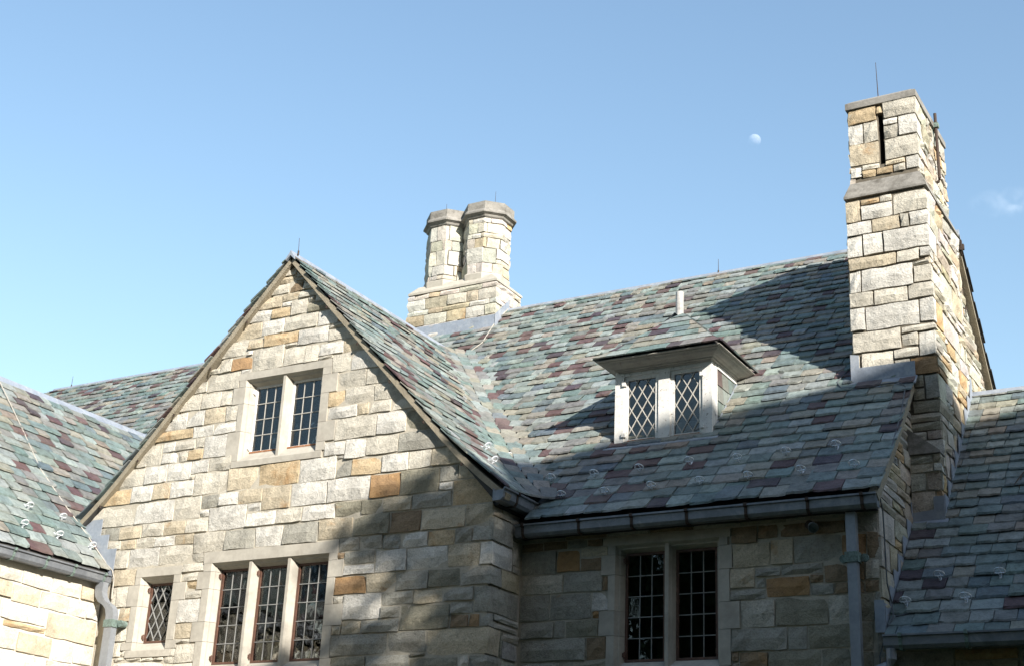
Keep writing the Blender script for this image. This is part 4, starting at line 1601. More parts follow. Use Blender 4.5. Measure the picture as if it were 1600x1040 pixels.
# cornice: moulding swept round front and sides
ex0, ex1, ey, ez = DEDGE
prof = [(0.215, 7.375), (0.195, 7.377), (0.19, 7.400), (0.168, 7.403), (0.160, 7.43), (0.135, 7.436), (0.120, 7.452), (0.095, 7.462), (0.075, 7.480), (0.060, 7.505), (0.038, 7.515), (0.034, 7.530), (0.0, 7.533), (0.0, ez), (0.22, ez + 0.01)]
prof = [(i_, z_ if z_ > 7.54 else 7.452 + (z_ - 7.375) * 0.60) for i_, z_ in prof]
V, F = [], []
for ins, zc in prof:
    yback = 3.83 + (zc - 9.0) / K + 0.03
    V += [(ex0 + ins, yback, zc), (ex0 + ins, ey + ins * 1.15, zc), (ex1 - ins, ey + ins * 1.15, zc), (ex1 - ins, yback, zc)]
for i in range(len(prof) - 1):
    for k in range(3):
        F.append([4 * i + k, 4 * i + k + 1, 4 * i + 4 + k + 1, 4 * i + 4 + k])
add('cornice', V, F, 'cornice', dorm)
# hipped top: deck and slates
pk = 0.98
hx_ = (ex0 + ex1) / 2
hy_ = ey + (ex1 - ex0) / 2
hz_ = ez + pk * (ex1 - ex0) / 2
yb2 = 3.83 + (hz_ - 9.0) / K
ys2 = 3.83 + (ez - 9.0) / K
V = [(ex0, ey, ez - 0.006), (ex1, ey, ez - 0.006), (ex1, ys2 + 0.05, ez - 0.006), (hx_, hy_, hz_ - 0.006), (hx_, yb2 + 0.05, hz_ - 0.006), (ex0, ys2 + 0.05, ez - 0.006)]
add('hip_deck', V, [(0, 1, 3), (1, 2, 4, 3), (5, 0, 3, 4), (0, 5, 2, 1), (2, 5, 4)], 'deck', dorm)


def dorm_slate(corners, n, r, th=0.017, lift=0.016):
    """corners: tail a, tail b, head b, head a on the slope"""
    a, b, c, d = [Vector(q) for q in corners]
    n = Vector(n).normalized()
    m = (a + b) / 2 + (c - b) * r.uniform(0.0, 0.04)
    lo = [a + n * lift, m + n * lift, b + n * lift, c + n * 0.002, d + n * 0.002]
    hi = [p + n * th * (r.uniform(0.85, 1.15) if i < 3 else 0.8) for i, p in enumerate(lo)]
    k = len(lo)
    F = [tuple(range(k))[::-1], tuple(range(k, 2 * k))] + [(i, (i + 1) % k, k + (i + 1) % k, k + i) for i in range(k)]
    o = add('slate', lo + hi, F, 'slate', dorm)
    o.color = (*slate_colour(r), 1)


d_r = random.Random(77)
zz = ez + 0.004
sd = pk / math.hypot(1, pk)
while zz < hz_ - 0.03:
    expo = grad((zz - ez) / (hz_ - ez), 0.165, 0.14)
    zh = min(hz_, zz + expo * 1.55 * sd)
    q, qh = (zz - ez) / pk, (zh - ez) / pk
    ov = 0.025 if q < 0.05 else 0.0
    xa, xb, yy = ex0 + q - ov, ex1 - q + ov, ey + q - ov
    yh = ey + qh
    u = xa
    fst = d_r.uniform(0.4, 1)
    while u < xb - 0.03:
        wd = d_r.uniform(0.15, 0.28) * fst
        fst = 1
        if xb - u - wd < 0.09:
            wd = xb - u
        ta, tb = u + 0.003, u + wd - 0.003
        ha, hb = min(max(ta, ex0 + qh), hx_), max(min(tb, ex1 - qh), hx_)
        if ha < hb + 0.001:
            ha2, hb2 = min(max(ta, ex0 + qh), ex1 - qh), max(min(tb, ex1 - qh), ex0 + qh)
            dorm_slate([(ta, yy, zz), (tb, yy, zz), (hb2, yh, zh), (ha2, yh, zh)], (0, -pk, 1), d_r)
        u += wd
    for sg in (1, -1):
        xs = ex1 - q + ov if sg > 0 else ex0 + q - ov
        xh = ex1 - qh if sg > 0 else ex0 + qh
        y_end = 3.83 + (zz - 9.0) / K
        u = yy
        while u < y_end - 0.03:
            wd = d_r.uniform(0.14, 0.26)
            if y_end - u - wd < 0.09:
                wd = y_end - u
            ta, tb = u + 0.003, u + wd - 0.003
            ha, hb = max(ta, yh), max(tb, yh + 0.002)
            cs_ = [(xs, ta, zz), (xs, tb, zz), (xh, hb, zh), (xh, ha, zh)]
            dorm_slate(cs_, (sg * pk, 0, 1), d_r)
            u += wd
    zz += expo * sd
# cheek slates, right side, courses square to the roof
zc = 7.412
rowh = 0.19
for k in range(5):
    z1_ = zc - k * rowh
    z0_ = z1_ - rowh
    y1_ = 3.83 + (z1_ - 9.0) / K
    y = DY + 0.16
    while y < y1_ - 0.02:
        wd = d_r.uniform(0.14, 0.22)
        if y1_ - y - wd < 0.07:
            wd = y1_ - y
        ya, yb3 = y + 0.003, y + wd - 0.003
        lo_a = max(z0_, 9.0 + (ya - 3.83) * K)
        lo_b = max(z0_, 9.0 + (yb3 - 3.83) * K)
        if lo_a < z1_ - 0.02:
            hb = max(lo_b, lo_a) if lo_b < z1_ else z1_ - 0.001
            xx = DX1 - 0.006
            V = [(xx, ya, lo_a), (xx, yb3, hb), (xx, yb3, z1_), (xx, ya, z1_)]
            V += [(xx + 0.014, ya, lo_a), (xx + 0.014, yb3, hb), (xx + 0.004, yb3, z1_), (xx + 0.004, ya, z1_)]
            o = add('slate', V, [(0, 1, 2, 3), (7, 6, 5, 4), (0, 4, 5, 1), (1, 5, 6, 2), (2, 6, 7, 3), (3, 7, 4, 0)], 'slate', dorm)
            o.color = (*slate_colour(d_r, 0.8), 1)
        y += wd
# lead apron below the dormer and up the cheek
mb = MB()
mb.prism([(0, DY - 0.02, DZ0 - 0.012), (0, DY - 0.10, DZ0 - 0.075), (0, DY - 0.10, DZ0 - 0.062), (0, DY - 0.02, DZ0 + 0.004)], (DX0 - 0.1, 0, 0), (DX1 + 0.1, 0, 0))
mb.prism([(0, DY + 0.05, 9.0 + (DY + 0.05 - 3.83) * K + 0.02), (0, 2.33, 9.0 + (2.33 - 3.83) * K + 0.02), (0, 2.33, 9.0 + (2.33 - 3.83) * K + 0.075), (0, DY + 0.05, 9.0 + (DY + 0.05 - 3.83) * K + 0.075)],
         (DX1 + 0.012, 0, 0), (DX1 + 0.018, 0, 0))
mb.build('lead_apron', 'lead', dorm)

# ---------------------------------------------------------------- vent pipe behind the dormer ridge
mb = MB()
vx, vy, vz = hx_ - 0.10, hy_ + 0.12, hz_ - 0.07
mb.tube([(vx, vy, vz), (vx + 0.004, vy, vz + 0.42)], 0.050, 14)
vp = mb.build('vent_pipe', 'ventpipe', MW, smooth=False)
mb = MB()
mb.tube([(vx, vy, vz - 0.05), (vx, vy, vz + 0.10)], 0.095, 14, taper=0.054)
mb.build('pipe_flashing', 'ventpipe', vp)
mb = MB()
V = [(vx - 0.22, hy_ - 0.05, hz_ - 0.14), (vx, hy_ - 0.03, hz_ + 0.028), (vx + 0.24, hy_ + 0.0, hz_ - 0.20), (vx, yb2, hz_ + 0.03), (vx + 0.22, yb2 - 0.05, hz_ - 0.16), (vx - 0.22, yb2 - 0.05, hz_ - 0.16)]
mb.poly(V, [(0, 1, 3, 5), (1, 2, 4, 3)])
mb.build('lead_saddle', 'lead', vp)

# ---------------------------------------------------------------- roof lines of all wings
for items, rf, wg, lim in ((SG, groof, GW, 300), (SM, mroof, MW, 300), (SL, lroof, LW, 300), (SRr, rroof, RW, 300)):
    items.build(rf, wg, lim)


def ridge_roll(name, a, b, nrm1, nrm2, wd, parent, mat='lead', lift=0.03):
    a, b = Vector(a), Vector(b)
    up = Vector((0, 0, 1))
    d1_, d2_ = Vector(nrm1).normalized(), Vector(nrm2).normalized()
    mb = MB()
    def sec(p):
        return [p + d1_ * wd + up * lift, p + d1_ * 0.03 + up * (lift + 0.012), p + up * (lift + 0.03), p + d2_ * 0.03 + up * (lift + 0.012), p + d2_ * wd + up * lift,
                p + d2_ * wd + up * (lift - 0.03), p + up * (lift - 0.04), p + d1_ * wd + up * (lift - 0.03)]
    A, B = sec(a), sec(b)
    n = len(A)
    mb.poly(A + B, [list(range(n))[::-1], list(range(n, 2 * n))] + [[i, (i + 1) % n, n + (i + 1) % n, n + i] for i in range(n)])
    return mb.build(name, mat, parent)


DNG1, DNG2 = (1, 0, -K), (-1, 0, -K)
DNM1, DNM2 = (0, -1, -K), (0, 1, -K)
ridge_roll('ridge_roll', (0, G_Y0 - 0.015, GZ + 0.0), (0, 3.85, GZ + 0.0), DNG1, DNG2, 0.10, GW)
ridge_roll('ridge_roll', (-9.66, MY, MZ - 0.01), (-1.37, MY, MZ - 0.01), DNM1, DNM2, 0.12, MW)
ridge_roll('ridge_roll', (0.27, MY, MZ - 0.01), (M_X1, MY, MZ - 0.01), DNM1, DNM2, 0.12, MW)
ridge_roll('ridge_roll', (LX_R, -8.95, LZ_R), (LX_R, 3.08, LZ_R), DNG1, DNG2, 0.12, LW)
ridge_roll('ridge_roll', (7.1, RY_R, rz(RY_R)), (11, RY_R, rz(RY_R)), DNM1, DNM2, 0.11, RW)

# verge of the gabled wing: mortared strip under the slates, following the bell-cast
for sg in (1, -1):
    top, bot = [], []
    zz_ = [GZ - 0.02, 8.5, 8.0, 7.5, 7.0, 6.6, 6.4, 6.2, 6.05, 5.9, 5.8, 5.72, 5.66]
    V, F = [], []
    for q in zz_:
        x = gx(q) * sg
        sl = 1.0
        V += [(x, -0.075, q - 0.018), (x - sg * 0.03 if q < GZ - 0.1 else 0, -0.075, q - 0.078),
              (x - sg * 0.03 if q < GZ - 0.1 else 0, 0.03, q - 0.078), (x, 0.03, q - 0.018)]
    if sg < 0:
        pass
    n = len(zz_)
    for i in range(n - 1):
        for k in range(4):
            k2 = (k + 1) % 4
            F.append([4 * i + k, 4 * i + k2, 4 * i + 4 + k2, 4 * i + 4 + k])
    F.append([4 * (n - 1) + k for k in range(4)])
    add('verge', V, F, 'verge', GW)
    # small iron ties along the soffit
    for q in (8.3, 7.75, 7.2, 6.65, 6.1):
        x = gx(q) * sg - sg * 0.06
        mb = MB()
        mb.box(x - 0.008, x + 0.008, -0.079, -0.06, q - 0.092, q - 0.062)
        mb.build('tie', 'iron', GW)

# main verges at the right end
V, F = [], []
zz_ = [MZ - 0.03, 9.0, 8.0, 7.0, 6.4, 6.0, 5.7, 5.5, 5.42]
for q in zz_:
    V += [(M_X1 - 0.03, my(q), q - 0.016), (M_X1 - 0.03, my(q) + 0.07, q - 0.075), (7.05, my(q) + 0.07, q - 0.075), (7.05, my(q), q - 0.016)]
for i in range(len(zz_) - 1):
    for k in range(4):
        k2 = (k + 1) % 4
        F.append([4 * i + k, 4 * i + k2, 4 * i + 4 + k2, 4 * i + 4 + k])
F.append([4 * (len(zz_) - 1) + k for k in range(4)])
add('front_verge', V, F, 'verge', MW)
mb = MB()
for k in range(24):
    # slate edges of the rear verge
    ya = MY + k * 0.17
    yb4 = ya + 0.25
    za_, zb_4 = MZ - (ya - MY) * K, MZ - (yb4 - MY) * K
    mb.prism([(0, ya, za_), (0, yb4, zb_4 + 0.02), (0, yb4, zb_4 + 0.004), (0, ya, za_ - 0.016)], (7.02, 0, 0), (M_X1 + 0.012 * ((k * 7) % 3 - 1), 0, 0))
mb.build('rear_slate_edge', 'deck', MW)
mb = MB()
mb.prism([(0, MY, MZ - 0.02), (0, 8.8, MZ - 0.02 - (8.8 - MY) * K), (0, 8.72, MZ - 0.13 - (8.72 - MY) * K), (0, MY, MZ - 0.15)], (7.03, 0, 0), (M_X1 - 0.02, 0, 0))
mb.build('rear_verge', 'verge', MW)

# ---------------------------------------------------------------- gutters
def gutter(name, p0, p1, out, parent, wd=0.13, h=0.125, straps=None, strap_mat='verdigris', mat='gutter', ends=True):
    """box gutter whose back top edge runs p0-p1; out = outward unit vector"""
    p0, p1, out = Vector(p0), Vector(p1), Vector(out)
    up = Vector((0, 0, 1))
    prof = [(0.0, 0.0), (0.0, -h), (wd * 0.62, -h), (wd * 0.80, -h * 0.75), (wd * 0.84, -0.018), (wd, -0.012), (wd, 0.006), (wd - 0.02, 0.006), (wd * 0.78, -0.02), (0.02, -0.03)]
    mb = MB()
    A = [p0 + out * a + up * b for a, b in prof]
    B = [p1 + out * a + up * b for a, b in prof]
    n = len(prof)
    mb.poly(A + B, [list(range(n))[::-1], list(range(n, 2 * n))] + [[i, (i + 1) % n, n + (i + 1) % n, n + i] for i in range(n)])
    g = mb.build(name, mat, parent)
    d = (p1 - p0).normalized()
    for s in straps or []:
        q = p0 + d * s
        mb = MB()
        o2 = out * 0.008
        P = [(-0.01, 0.012), (wd + 0.012, 0.014), (wd + 0.012, -0.02), (wd * 0.90, -0.03), (wd * 0.86, -h * 0.75), (wd * 0.66, -h - 0.012), (-0.005, -h - 0.012),
             (-0.005, -h - 0.002), (wd * 0.62, -h - 0.002), (wd * 0.81, -h * 0.74), (wd * 0.85, -0.02), (wd + 0.002, -0.012), (wd + 0.002, 0.007), (-0.01, 0.007)]
        mb.prism([q + out * a + up * b for a, b in P], d * -0.016, d * 0.016)
        mb.build('gutter_strap', strap_mat, g)
    return g


gutter('gutter', (3.15, 0.50, 5.41), (7.13, 0.50, 5.41), (0, -1, 0), MW, straps=[0.10, 0.78, 1.40, 2.02, 2.66, 3.30, 3.84], strap_mat='iron', wd=0.125, h=0.13)
gutter('gutter', (3.155, -0.115, 5.70), (3.155, 0.86, 5.70), (1, 0, 0), GW, straps=[0.30, 0.82], strap_mat='iron', wd=0.16, h=0.135)
gutter('gutter', (-2.475, -8.95, 5.125), (-2.475, -0.015, 5.125), (1, 0, 0), LW, straps=[3.9, 5.4, 6.4, 7.37, 7.87, 8.31, 8.81], wd=0.125, h=0.115)
gutter('gutter', (7.10, 0.60, 4.07), (11, 0.60, 4.07), (0, -1, 0), RW, straps=[0.16, 0.76, 1.4], wd=0.125, h=0.125)
# fascia behind the main gutter
mb = MB()
mb.box(3.13, 7.075, 0.505, 0.665, 5.30, 5.42)
mb.build('fascia', 'deck', MW)
mb = MB()
mb.box(3.05, 3.15, 0.03, 0.66, 5.55, 5.70)
mb.build('fascia', 'deck', GW)

# ---------------------------------------------------------------- downpipes
mb = MB()
mb.box(6.79, 6.885, 0.50, 0.585, 0.2, 5.27)
dp = mb.build('downpipe', 'pipe_metal', MW)
mb = MB()
zc = 4.83
mb.box(6.772, 6.903, 0.485, 0.60, zc - 0.05, zc + 0.05)
mb.tube([(6.735, 0.60, zc), (6.735, 0.565, zc)], 0.04, 12)
mb.tube([(6.94, 0.60, zc), (6.94, 0.565, zc)], 0.04, 12)
mb.box(6.73, 6.945, 0.585, 0.61, zc - 0.03, zc + 0.03)
mb.build('pipe_bracket', 'verdigris', dp)
mb = MB()
pts = [(-2.40, -0.13, 5.02), (-2.40, -0.13, 4.90), (-2.38, -0.13, 4.84), (-2.33, -0.125, 4.78), (-2.24, -0.12, 4.73), (-2.19, -0.12, 4.68), (-2.165, -0.12, 4.60), (-2.165, -0.12, 4.5), (-2.165, -0.12, 0.2)]
V, F = [], []
for i, (x, y, z) in enumerate(pts):
    wx = 0.062
    V += [(x - wx, y - 0.045, z), (x + wx, y - 0.045, z), (x + wx, y + 0.045, z), (x - wx, y + 0.045, z)]
for i in range(len(pts) - 1):
    for k in range(4):
        k2 = (k + 1) % 4
        F.append([4 * i + k, 4 * i + k2, 4 * i + 4 + k2, 4 * i + 4 + k])
dl = add('downpipe', V, F, 'pipe_metal', LW)
mb = MB()
mb.box(-2.24, -2.09, -0.175, -0.06, 4.46, 4.55)
mb.box(-2.09, -2.02, -0.09, -0.012, 4.47, 4.54)
mb.tube([(-2.035, -0.10, 4.505), (-2.035, -0.012, 4.505)], 0.042, 12)
mb.build('pipe_bracket', 'verdigris', dl)
# outlet elbow under the right gutter
mb = MB()
mb.tube([(7.16, 0.54, 3.95), (7.16, 0.54, 3.86), (7.13, 0.55, 3.80), (7.05, 0.57, 3.77), (6.95, 0.58, 3.74)], 0.048, 12)
mb.build('outlet_pipe', 'pipe_metal', RW)

# ---------------------------------------------------------------- lead flashings
def plate(name, pts, nrm, t, parent, mat='lead'):
    nrm = Vector(nrm).normalized()
    mb = MB()
    mb.prism([Vector(p) for p in pts], (0, 0, 0), nrm * t)
    return mb.build(name, mat, parent)


# tall chimney: apron with an upstand at the left
zf = 9.0 + (CY0 - 3.83) * K
plate('lead_apron', [(CX0 - 0.01, CY0 - 0.02, zf - 0.01), (7.17, CY0 - 0.02, zf - 0.01), (7.17, CY0 - 0.02, zf + 0.19), (CX0 + 0.085, CY0 - 0.02, zf + 0.19), (CX0 + 0.085, CY0 - 0.02, zf + 0.34), (CX0 - 0.01, CY0 - 0.02, zf + 0.36)], (0, -1, 0), 0.012, tall)
plate('lead_foot', [(CX0 - 0.03, CY0 - 0.015, zf + 0.012), (7.19, CY0 - 0.015, zf + 0.012), (7.19, CY0 - 0.13, zf - 0.11), (CX0 - 0.03, CY0 - 0.13, zf - 0.11)], (0, -K, 1), 0.016, tall)


def step_flash(name, x, ya, yb, zfun, nrm, parent, base=0.0, step=0.2, up=(0.07, 0.26), r=None, flip=False):
    """stepped lead against a wall x = const, over a slope z = zfun(y)"""
    r = r or rng
    pts = [(x, ya, zfun(ya) + base)]
    bot = [(x, yb, zfun(yb) + base)]
    y = ya
    top = []
    while y < yb - 0.02:
        s = min(step * r.uniform(0.85, 1.15), yb - y)
        zt = zfun(y) + up[1]
        top += [(x, y, zt), (x, y + s - 0.012, zt)]
        y += s
    plate(name, [pts[0]] + top + bot, nrm, 0.009, parent)


fr_ = random.Random(41)
step_flash('step_flashing', 7.085, 0.66, 1.89, lambda y: rz(y) + 0.01, (1, 0, 0), MW, r=fr_)
step_flash('step_flashing', 7.418, 1.93, 3.60, lambda y: rz(y) + 0.01, (1, 0, 0), tall, r=fr_)
plate('kneeler_lead', [(7.0, 0.63, 4.12), (7.095, 0.63, 4.12), (7.095, 0.63, 4.42), (7.0, 0.63, 4.43)], (0, -1, 0), 0.012, MW)
plate('foot_lead', [(7.085, FY0 - 0.02, rz(FY0) + 0.0), (7.43, FY0 - 0.02, rz(FY0) + 0.0), (7.43, FY0 - 0.02, rz(FY0) + 0.27), (7.32, FY0 - 0.02, rz(FY0) + 0.27), (7.32, FY0 - 0.02, rz(FY0) + 0.13), (7.085, FY0 - 0.02, rz(FY0) + 0.11)], (0, -1, 0), 0.012, foot)
plate('foot_lead', [(7.085, FY0 - 0.015, rz(FY0) + 0.02), (7.46, FY0 - 0.015, rz(FY0) + 0.02), (7.46, FY0 - 0.09, rz(FY0 - 0.09) + 0.012), (7.085, FY0 - 0.09, rz(FY0 - 0.09) + 0.012)], (0, -K, 1), 0.012, foot)
plate('lead_corner', [(7.42, CY1 - 0.02, rz(CY1) - 0.1), (7.42, CY1 + 0.03, rz(CY1) - 0.1), (7.42, CY1 + 0.03, rz(CY1) + 0.30), (7.42, CY1 - 0.02, rz(CY1) + 0.30)], (1, 0, 0), 0.01, tall)


# left roof against the gable wall
def lzx(x):
    return LZ_E + (LX_E - x) * K


P = [(-2.36, -0.018, lzx(-2.36) + 0.005), (-2.36, -0.018, lzx(-2.36) + 0.02), (-2.36, -0.018, 5.47), (-2.52, -0.018, 5.47), (-2.52, -0.018, 5.66), (-2.67, -0.018, 5.66), (-2.67, -0.018, 5.87), (-2.84, -0.018, 5.87), (-2.95, -0.018, 5.80), (-2.95, -0.018, lzx(-2.95) + 0.0)]
plate('step_flashing', P, (0, -1, 0), 0.009, LW)

# ---------------------------------------------------------------- snow guards, each a strap with a wire loop
def snow_guard(p, g, t, parent):
    p, g, t = Vector(p), Vector(g).normalized(), Vector(t).normalized()
    n = t.cross(g).normalized()
    if n.z < 0:
        n = -n
    p = p + n * 0.035
    mb = MB()
    mb.bar(p - g * 0.02, p + g * 0.10, 0.022, 0.005, t)
    c = p + n * 0.06 + g * 0.012
    ring = []
    for k in range(13):
        a = math.pi * (-0.15 + 1.3 * k / 12)
        ring.append(c + t * (0.05 * math.cos(a)) + n * (0.042 * math.sin(a)))
    mb.tube(ring, 0.0078, 5)
    mb.tube([p, p + n * 0.05 - t * 0.016, ring[0]], 0.0075, 5)
    mb.tube([p, p + n * 0.05 + t * 0.016, ring[-1]], 0.0075, 5)
    mb.tube([p + g * 0.06, c + n * 0.03], 0.005, 5)
    return mb.build('snow_guard', 'guard', parent)


for x, z in ((3.26, 6.03), (3.57, 5.72), (3.81, 6.02), (4.11, 5.70), (4.36, 6.03), (4.65, 5.72), (4.94, 6.06), (5.21, 5.72), (5.51, 6.02), (5.74, 5.72), (6.04, 6.04), (6.30, 5.73), (6.57, 6.06), (6.85, 5.73)):
    snow_guard((x, my(z), z), UPM, (1, 0, 0), mroof)
for y, z in ((0.84, 6.45), (0.57, 6.18), (1.40, 6.49), (1.13, 6.17)):
    snow_guard((gx(z), y, z), UPG, (0, 1, 0), groof)
for y, z in ((-1.26, 5.46), (-0.44, 5.76), (-0.98, 5.77), (-0.71, 5.45), (-0.17, 5.43)):
    snow_guard((LX_E - (z - LZ_E) / K, y, z), (-1, 0, K), (0, 1, 0), lroof)
for x, y in ((7.51, 1.16), (8.08, 1.15), (7.24, 0.89), (7.80, 0.90)):
    snow_guard((x, y, rz(y)), UPM, (1, 0, 0), rroof)

# ---------------------------------------------------------------- lightning conductors
def cable(pts, rad, parent, mat='cable'):
    mb = MB()
    mb.tube(pts, rad, 6)
    return mb.build('cable', mat, parent)


up_l = Vector((K, 0, 1)).normalized() * 0.045
up_m = Vector((0, -K, 1)).normalized() * 0.045
cable([Vector(p) + up_l for p in ((-5.1, -0.1, 8.05), (-4.37, -0.16, 7.23), (-3.74, -0.26, 6.55), (-3.23, -0.18, 6.01), (-2.92, -0.08, 5.67), (-2.67, -0.05, 5.41), (-2.52, -0.02, 5.25), (-2.40, -0.03, 5.16), (-2.33, -0.05, 5.05), (-2.33, -0.04, 4.8))], 0.008, LW)
cable([Vector(p) + up_m for p in ((0.29, 4.84, 10.08), (0.26, 4.52, 9.74), (0.35, 4.03, 9.22), (0.24, 3.87, 9.04), (0.02, 3.80, 9.0))], 0.008, MW)
cable([Vector(p) + up_m for p in ((6.42, 2.9, 8.0), (6.40, 2.4, 7.47), (6.28, 2.12, 7.17), (6.36, 2.0, 7.05), (6.6, 1.985, 7.03), (7.0, 1.98, 7.03), (7.10, 1.9, 6.94), (7.14, 1.5, 6.51), (7.15, 0.9, 5.87), (7.14, 0.5, 5.44))], 0.007, MW, 'cabledark')
cable([(7.10, 0.62, 5.45), (7.105, 0.70, 5.3), (7.105, 0.72, 4.6), (7.12, 0.80, 4.42), (7.15, 0.72, 4.28), (7.10, 0.64, 4.15), (7.03, 0.62, 3.9), (7.03, 0.62, 3.4)], 0.007, RW, 'cabledark')
cable([(7.16, 0.76, rz(0.76) + 0.05), (7.35, 0.80, rz(0.80) + 0.045), (7.7, 0.79, rz(0.79) + 0.05), (8.4, 0.79, rz(0.79) + 0.045), (9.0, 0.80, rz(0.80) + 0.05)], 0.006, RW, 'cabledark')


def rod(x, y, z0, z1, parent, r_=0.006, lean=0.0):
    mb = MB()
    mb.tube([(x, y, z0), (x, y, z0 + 0.06)], 0.012, 8)
    mb.tube([(x, y, z0 + 0.05), (x + lean, y, z1)], r_, 6, taper=0.003)
    return mb.build('lightning_rod', 'iron', parent)


rod(0.03, 0.0, GZ + 0.03, GZ + 0.27, GW, 0.004, -0.01)
rod(6.83, 2.45, 10.80, 11.44, tall, 0.007, -0.01)
rod(3.76, MY, MZ + 0.01, MZ + 0.25, MW, 0.005)
rod(-9.19, MY, MZ + 0.01, MZ + 0.24, MW, 0.005)
rod(-0.08, TCY, 11.93, 12.25, twin, 0.004)
rod(-1.02, TCY, 11.93, 12.22, twin, 0.004)

# iron fittings of the tall chimney
mb = MB()
mb.tube([(7.375, 2.985, 10.86), (7.375, 2.99, 9.97), (7.36, 3.0, 9.93), (7.33, 3.0, 9.92)], 0.02, 8)
cp = mb.build('conduit', 'iron', tall)
mb = MB()
mb.box(7.325, 7.41, 2.955, 3.02, 10.66, 10.72)
mb.build('conduit_clip', 'verdigris', cp)
mb = MB()
mb.tube([(7.39, 3.58, 9.36), (7.39, 3.76, 9.40)], 0.012, 6)
mb.tube([(7.39, 3.58, 9.30), (7.39, 3.76, 9.34)], 0.012, 6)
mb.box(7.365, 7.415, 3.755, 3.80, 9.33, 9.47)
mb.box(7.35, 7.43, 3.80, 3.85, 9.36, 9.43)
mb.tube([(7.39, 3.78, 9.33), (7.39, 3.87, 9.30)], 0.014, 6)
mb.build('iron_clamp', 'iron', tall)
mb = MB()
mb.tube([(7.08, 5.1, 9.13), (7.13, 5.22, 9.13)], 0.008, 6)
mb.tube([(7.13, 5.1, 9.13), (7.13, 5.1, 8.98)], 0.008, 6)
mb.build('wall_hook', 'iron', MW)

# ---------------------------------------------------------------- spotlight under the main gutter
sp = wing('spotlight', 'small dark spotlight fixed to the shaded wall beneath the main gutter', 'spotlight', (6.46, 0.60, 5.17))
mb = MB()
mb.tube([(6.40, 0.645, 5.20), (6.40, 0.58, 5.20)], 0.045, 14)
mb.tube([(6.40, 0.60, 5.20), (6.44, 0.54, 5.175)], 0.018, 8)
mb.build('mount', 'iron', sp)
mb = MB()
mb.tube([(6.425, 0.57, 5.19), (6.445, 0.525, 5.172), (6.47, 0.48, 5.145), (6.482, 0.455, 5.132)], 0.028, 14, taper=0.052)
mb.build('lamp_body', 'pipe_metal', sp)
mb = MB()
mb.tube([(6.482, 0.455, 5.132), (6.486, 0.447, 5.128)], 0.046, 14)
mb.build('lens', 'glass', sp)

# ---------------------------------------------------------------- dead twig on the right roof
mb = MB()
br = random.Random(9)


def twig(p, d, ln, rad, depth):
    p, d = Vector(p), Vector(d).normalized()
    pts = [p]
    for k in range(4):
        d = (d + Vector((br.uniform(-.25, .25), br.uniform(-.25, .25) * 0.5, br.uniform(-.22, .22)))).normalized()
        q = pts[-1] + d * ln / 4
        zr2 = rz(q.y) + 0.035
        q.z = max(zr2, min(q.z, zr2 + 0.08))
        pts.append(q)
    mb.tube(pts, rad, 5, taper=rad * 0.4)
    if depth:
        for k in (1, 2, 3):
            dd = (d + Vector((br.uniform(-.9, .9), br.uniform(-.7, .7), br.uniform(-.7, .7)))).normalized()
            twig(pts[k], dd, ln * 0.5, rad * 0.55, depth - 1)


twig((8.45, 2.75, rz(2.75) + 0.05), (-0.8, -0.55, -0.6), 0.9, 0.012, 2)
tw = mb.build('dead_twig', 'bark')
tag(tw, 'bare dead twig lying on the slates of the low right roof', 'twig')

# ---------------------------------------------------------------- the court behind the camera: hall and trees that shade the house, added sky blockers
H = Vector((SUN.x, SUN.y, 0)).normalized()
RT = Vector((-H.y, H.x, 0))
SE, CE = math.sin(SUN_EL), math.cos(SUN_EL)


def sunpt(u, d, v):
    z = (v + d * SE) / CE
    return H * d + RT * u + Vector((0, 0, z))


def court_house(name, label, ra, rb, hw2, drop, ridge_parts):
    """long house with a gabled roof; ra, rb = ends of its ridge"""
    ra, rb = Vector(ra), Vector(rb)
    o = wing(name, label, 'building', ((ra.x + rb.x) / 2, (ra.y + rb.y) / 2, 0), 'houses round the court')
    ax = (rb - ra)
    ln = ax.length
    ax.normalize()
    sd_ = Vector((ax.y, -ax.x, 0))
    ez_ = ra.z - drop
    pts = [Vector((ra.x, ra.y, ra.z - 0.1)), Vector((*(ra - sd_ * hw2).xy, ez_)), Vector((*(ra - sd_ * hw2).xy, 0)), Vector((*(ra + sd_ * hw2).xy, 0)), Vector((*(ra + sd_ * hw2).xy, ez_))]
    mb = MB()
    mb.prism(pts, (0, 0, 0), ax * ln)
    mb.build('wall', 'housewall', o)
    mb = MB()
    k = drop / hw2 * 0.35
    for s in (-1, 1):
        P = [ra - ax * 0.15, rb + ax * 0.15, Vector((*(rb + sd_ * s * (hw2 + 0.35)).xy, ez_ - k)) + ax * 0.15, Vector((*(ra + sd_ * s * (hw2 + 0.35)).xy, ez_ - k)) - ax * 0.15]
        mb.prism(P, (0, 0, 0), (0, 0, 0.12))
    mb.build('roof', 'houseroof', o)
    for q in range(ridge_parts):
        c = ra + ax * (ln * (q + 0.5) / ridge_parts)
        for s in (-1, 1):
            for lev in range(max(1, int(ez_ // 4))):
                p = c + sd_ * s * (hw2 + 0.02)
                mb = MB()
                mb.bar(Vector((p.x, p.y, 1.4 + lev * 4)), Vector((p.x, p.y, 3.2 + lev * 4)), 1.2, 0.08, ax)
                mb.build('window', 'roomdark', o)
    return o


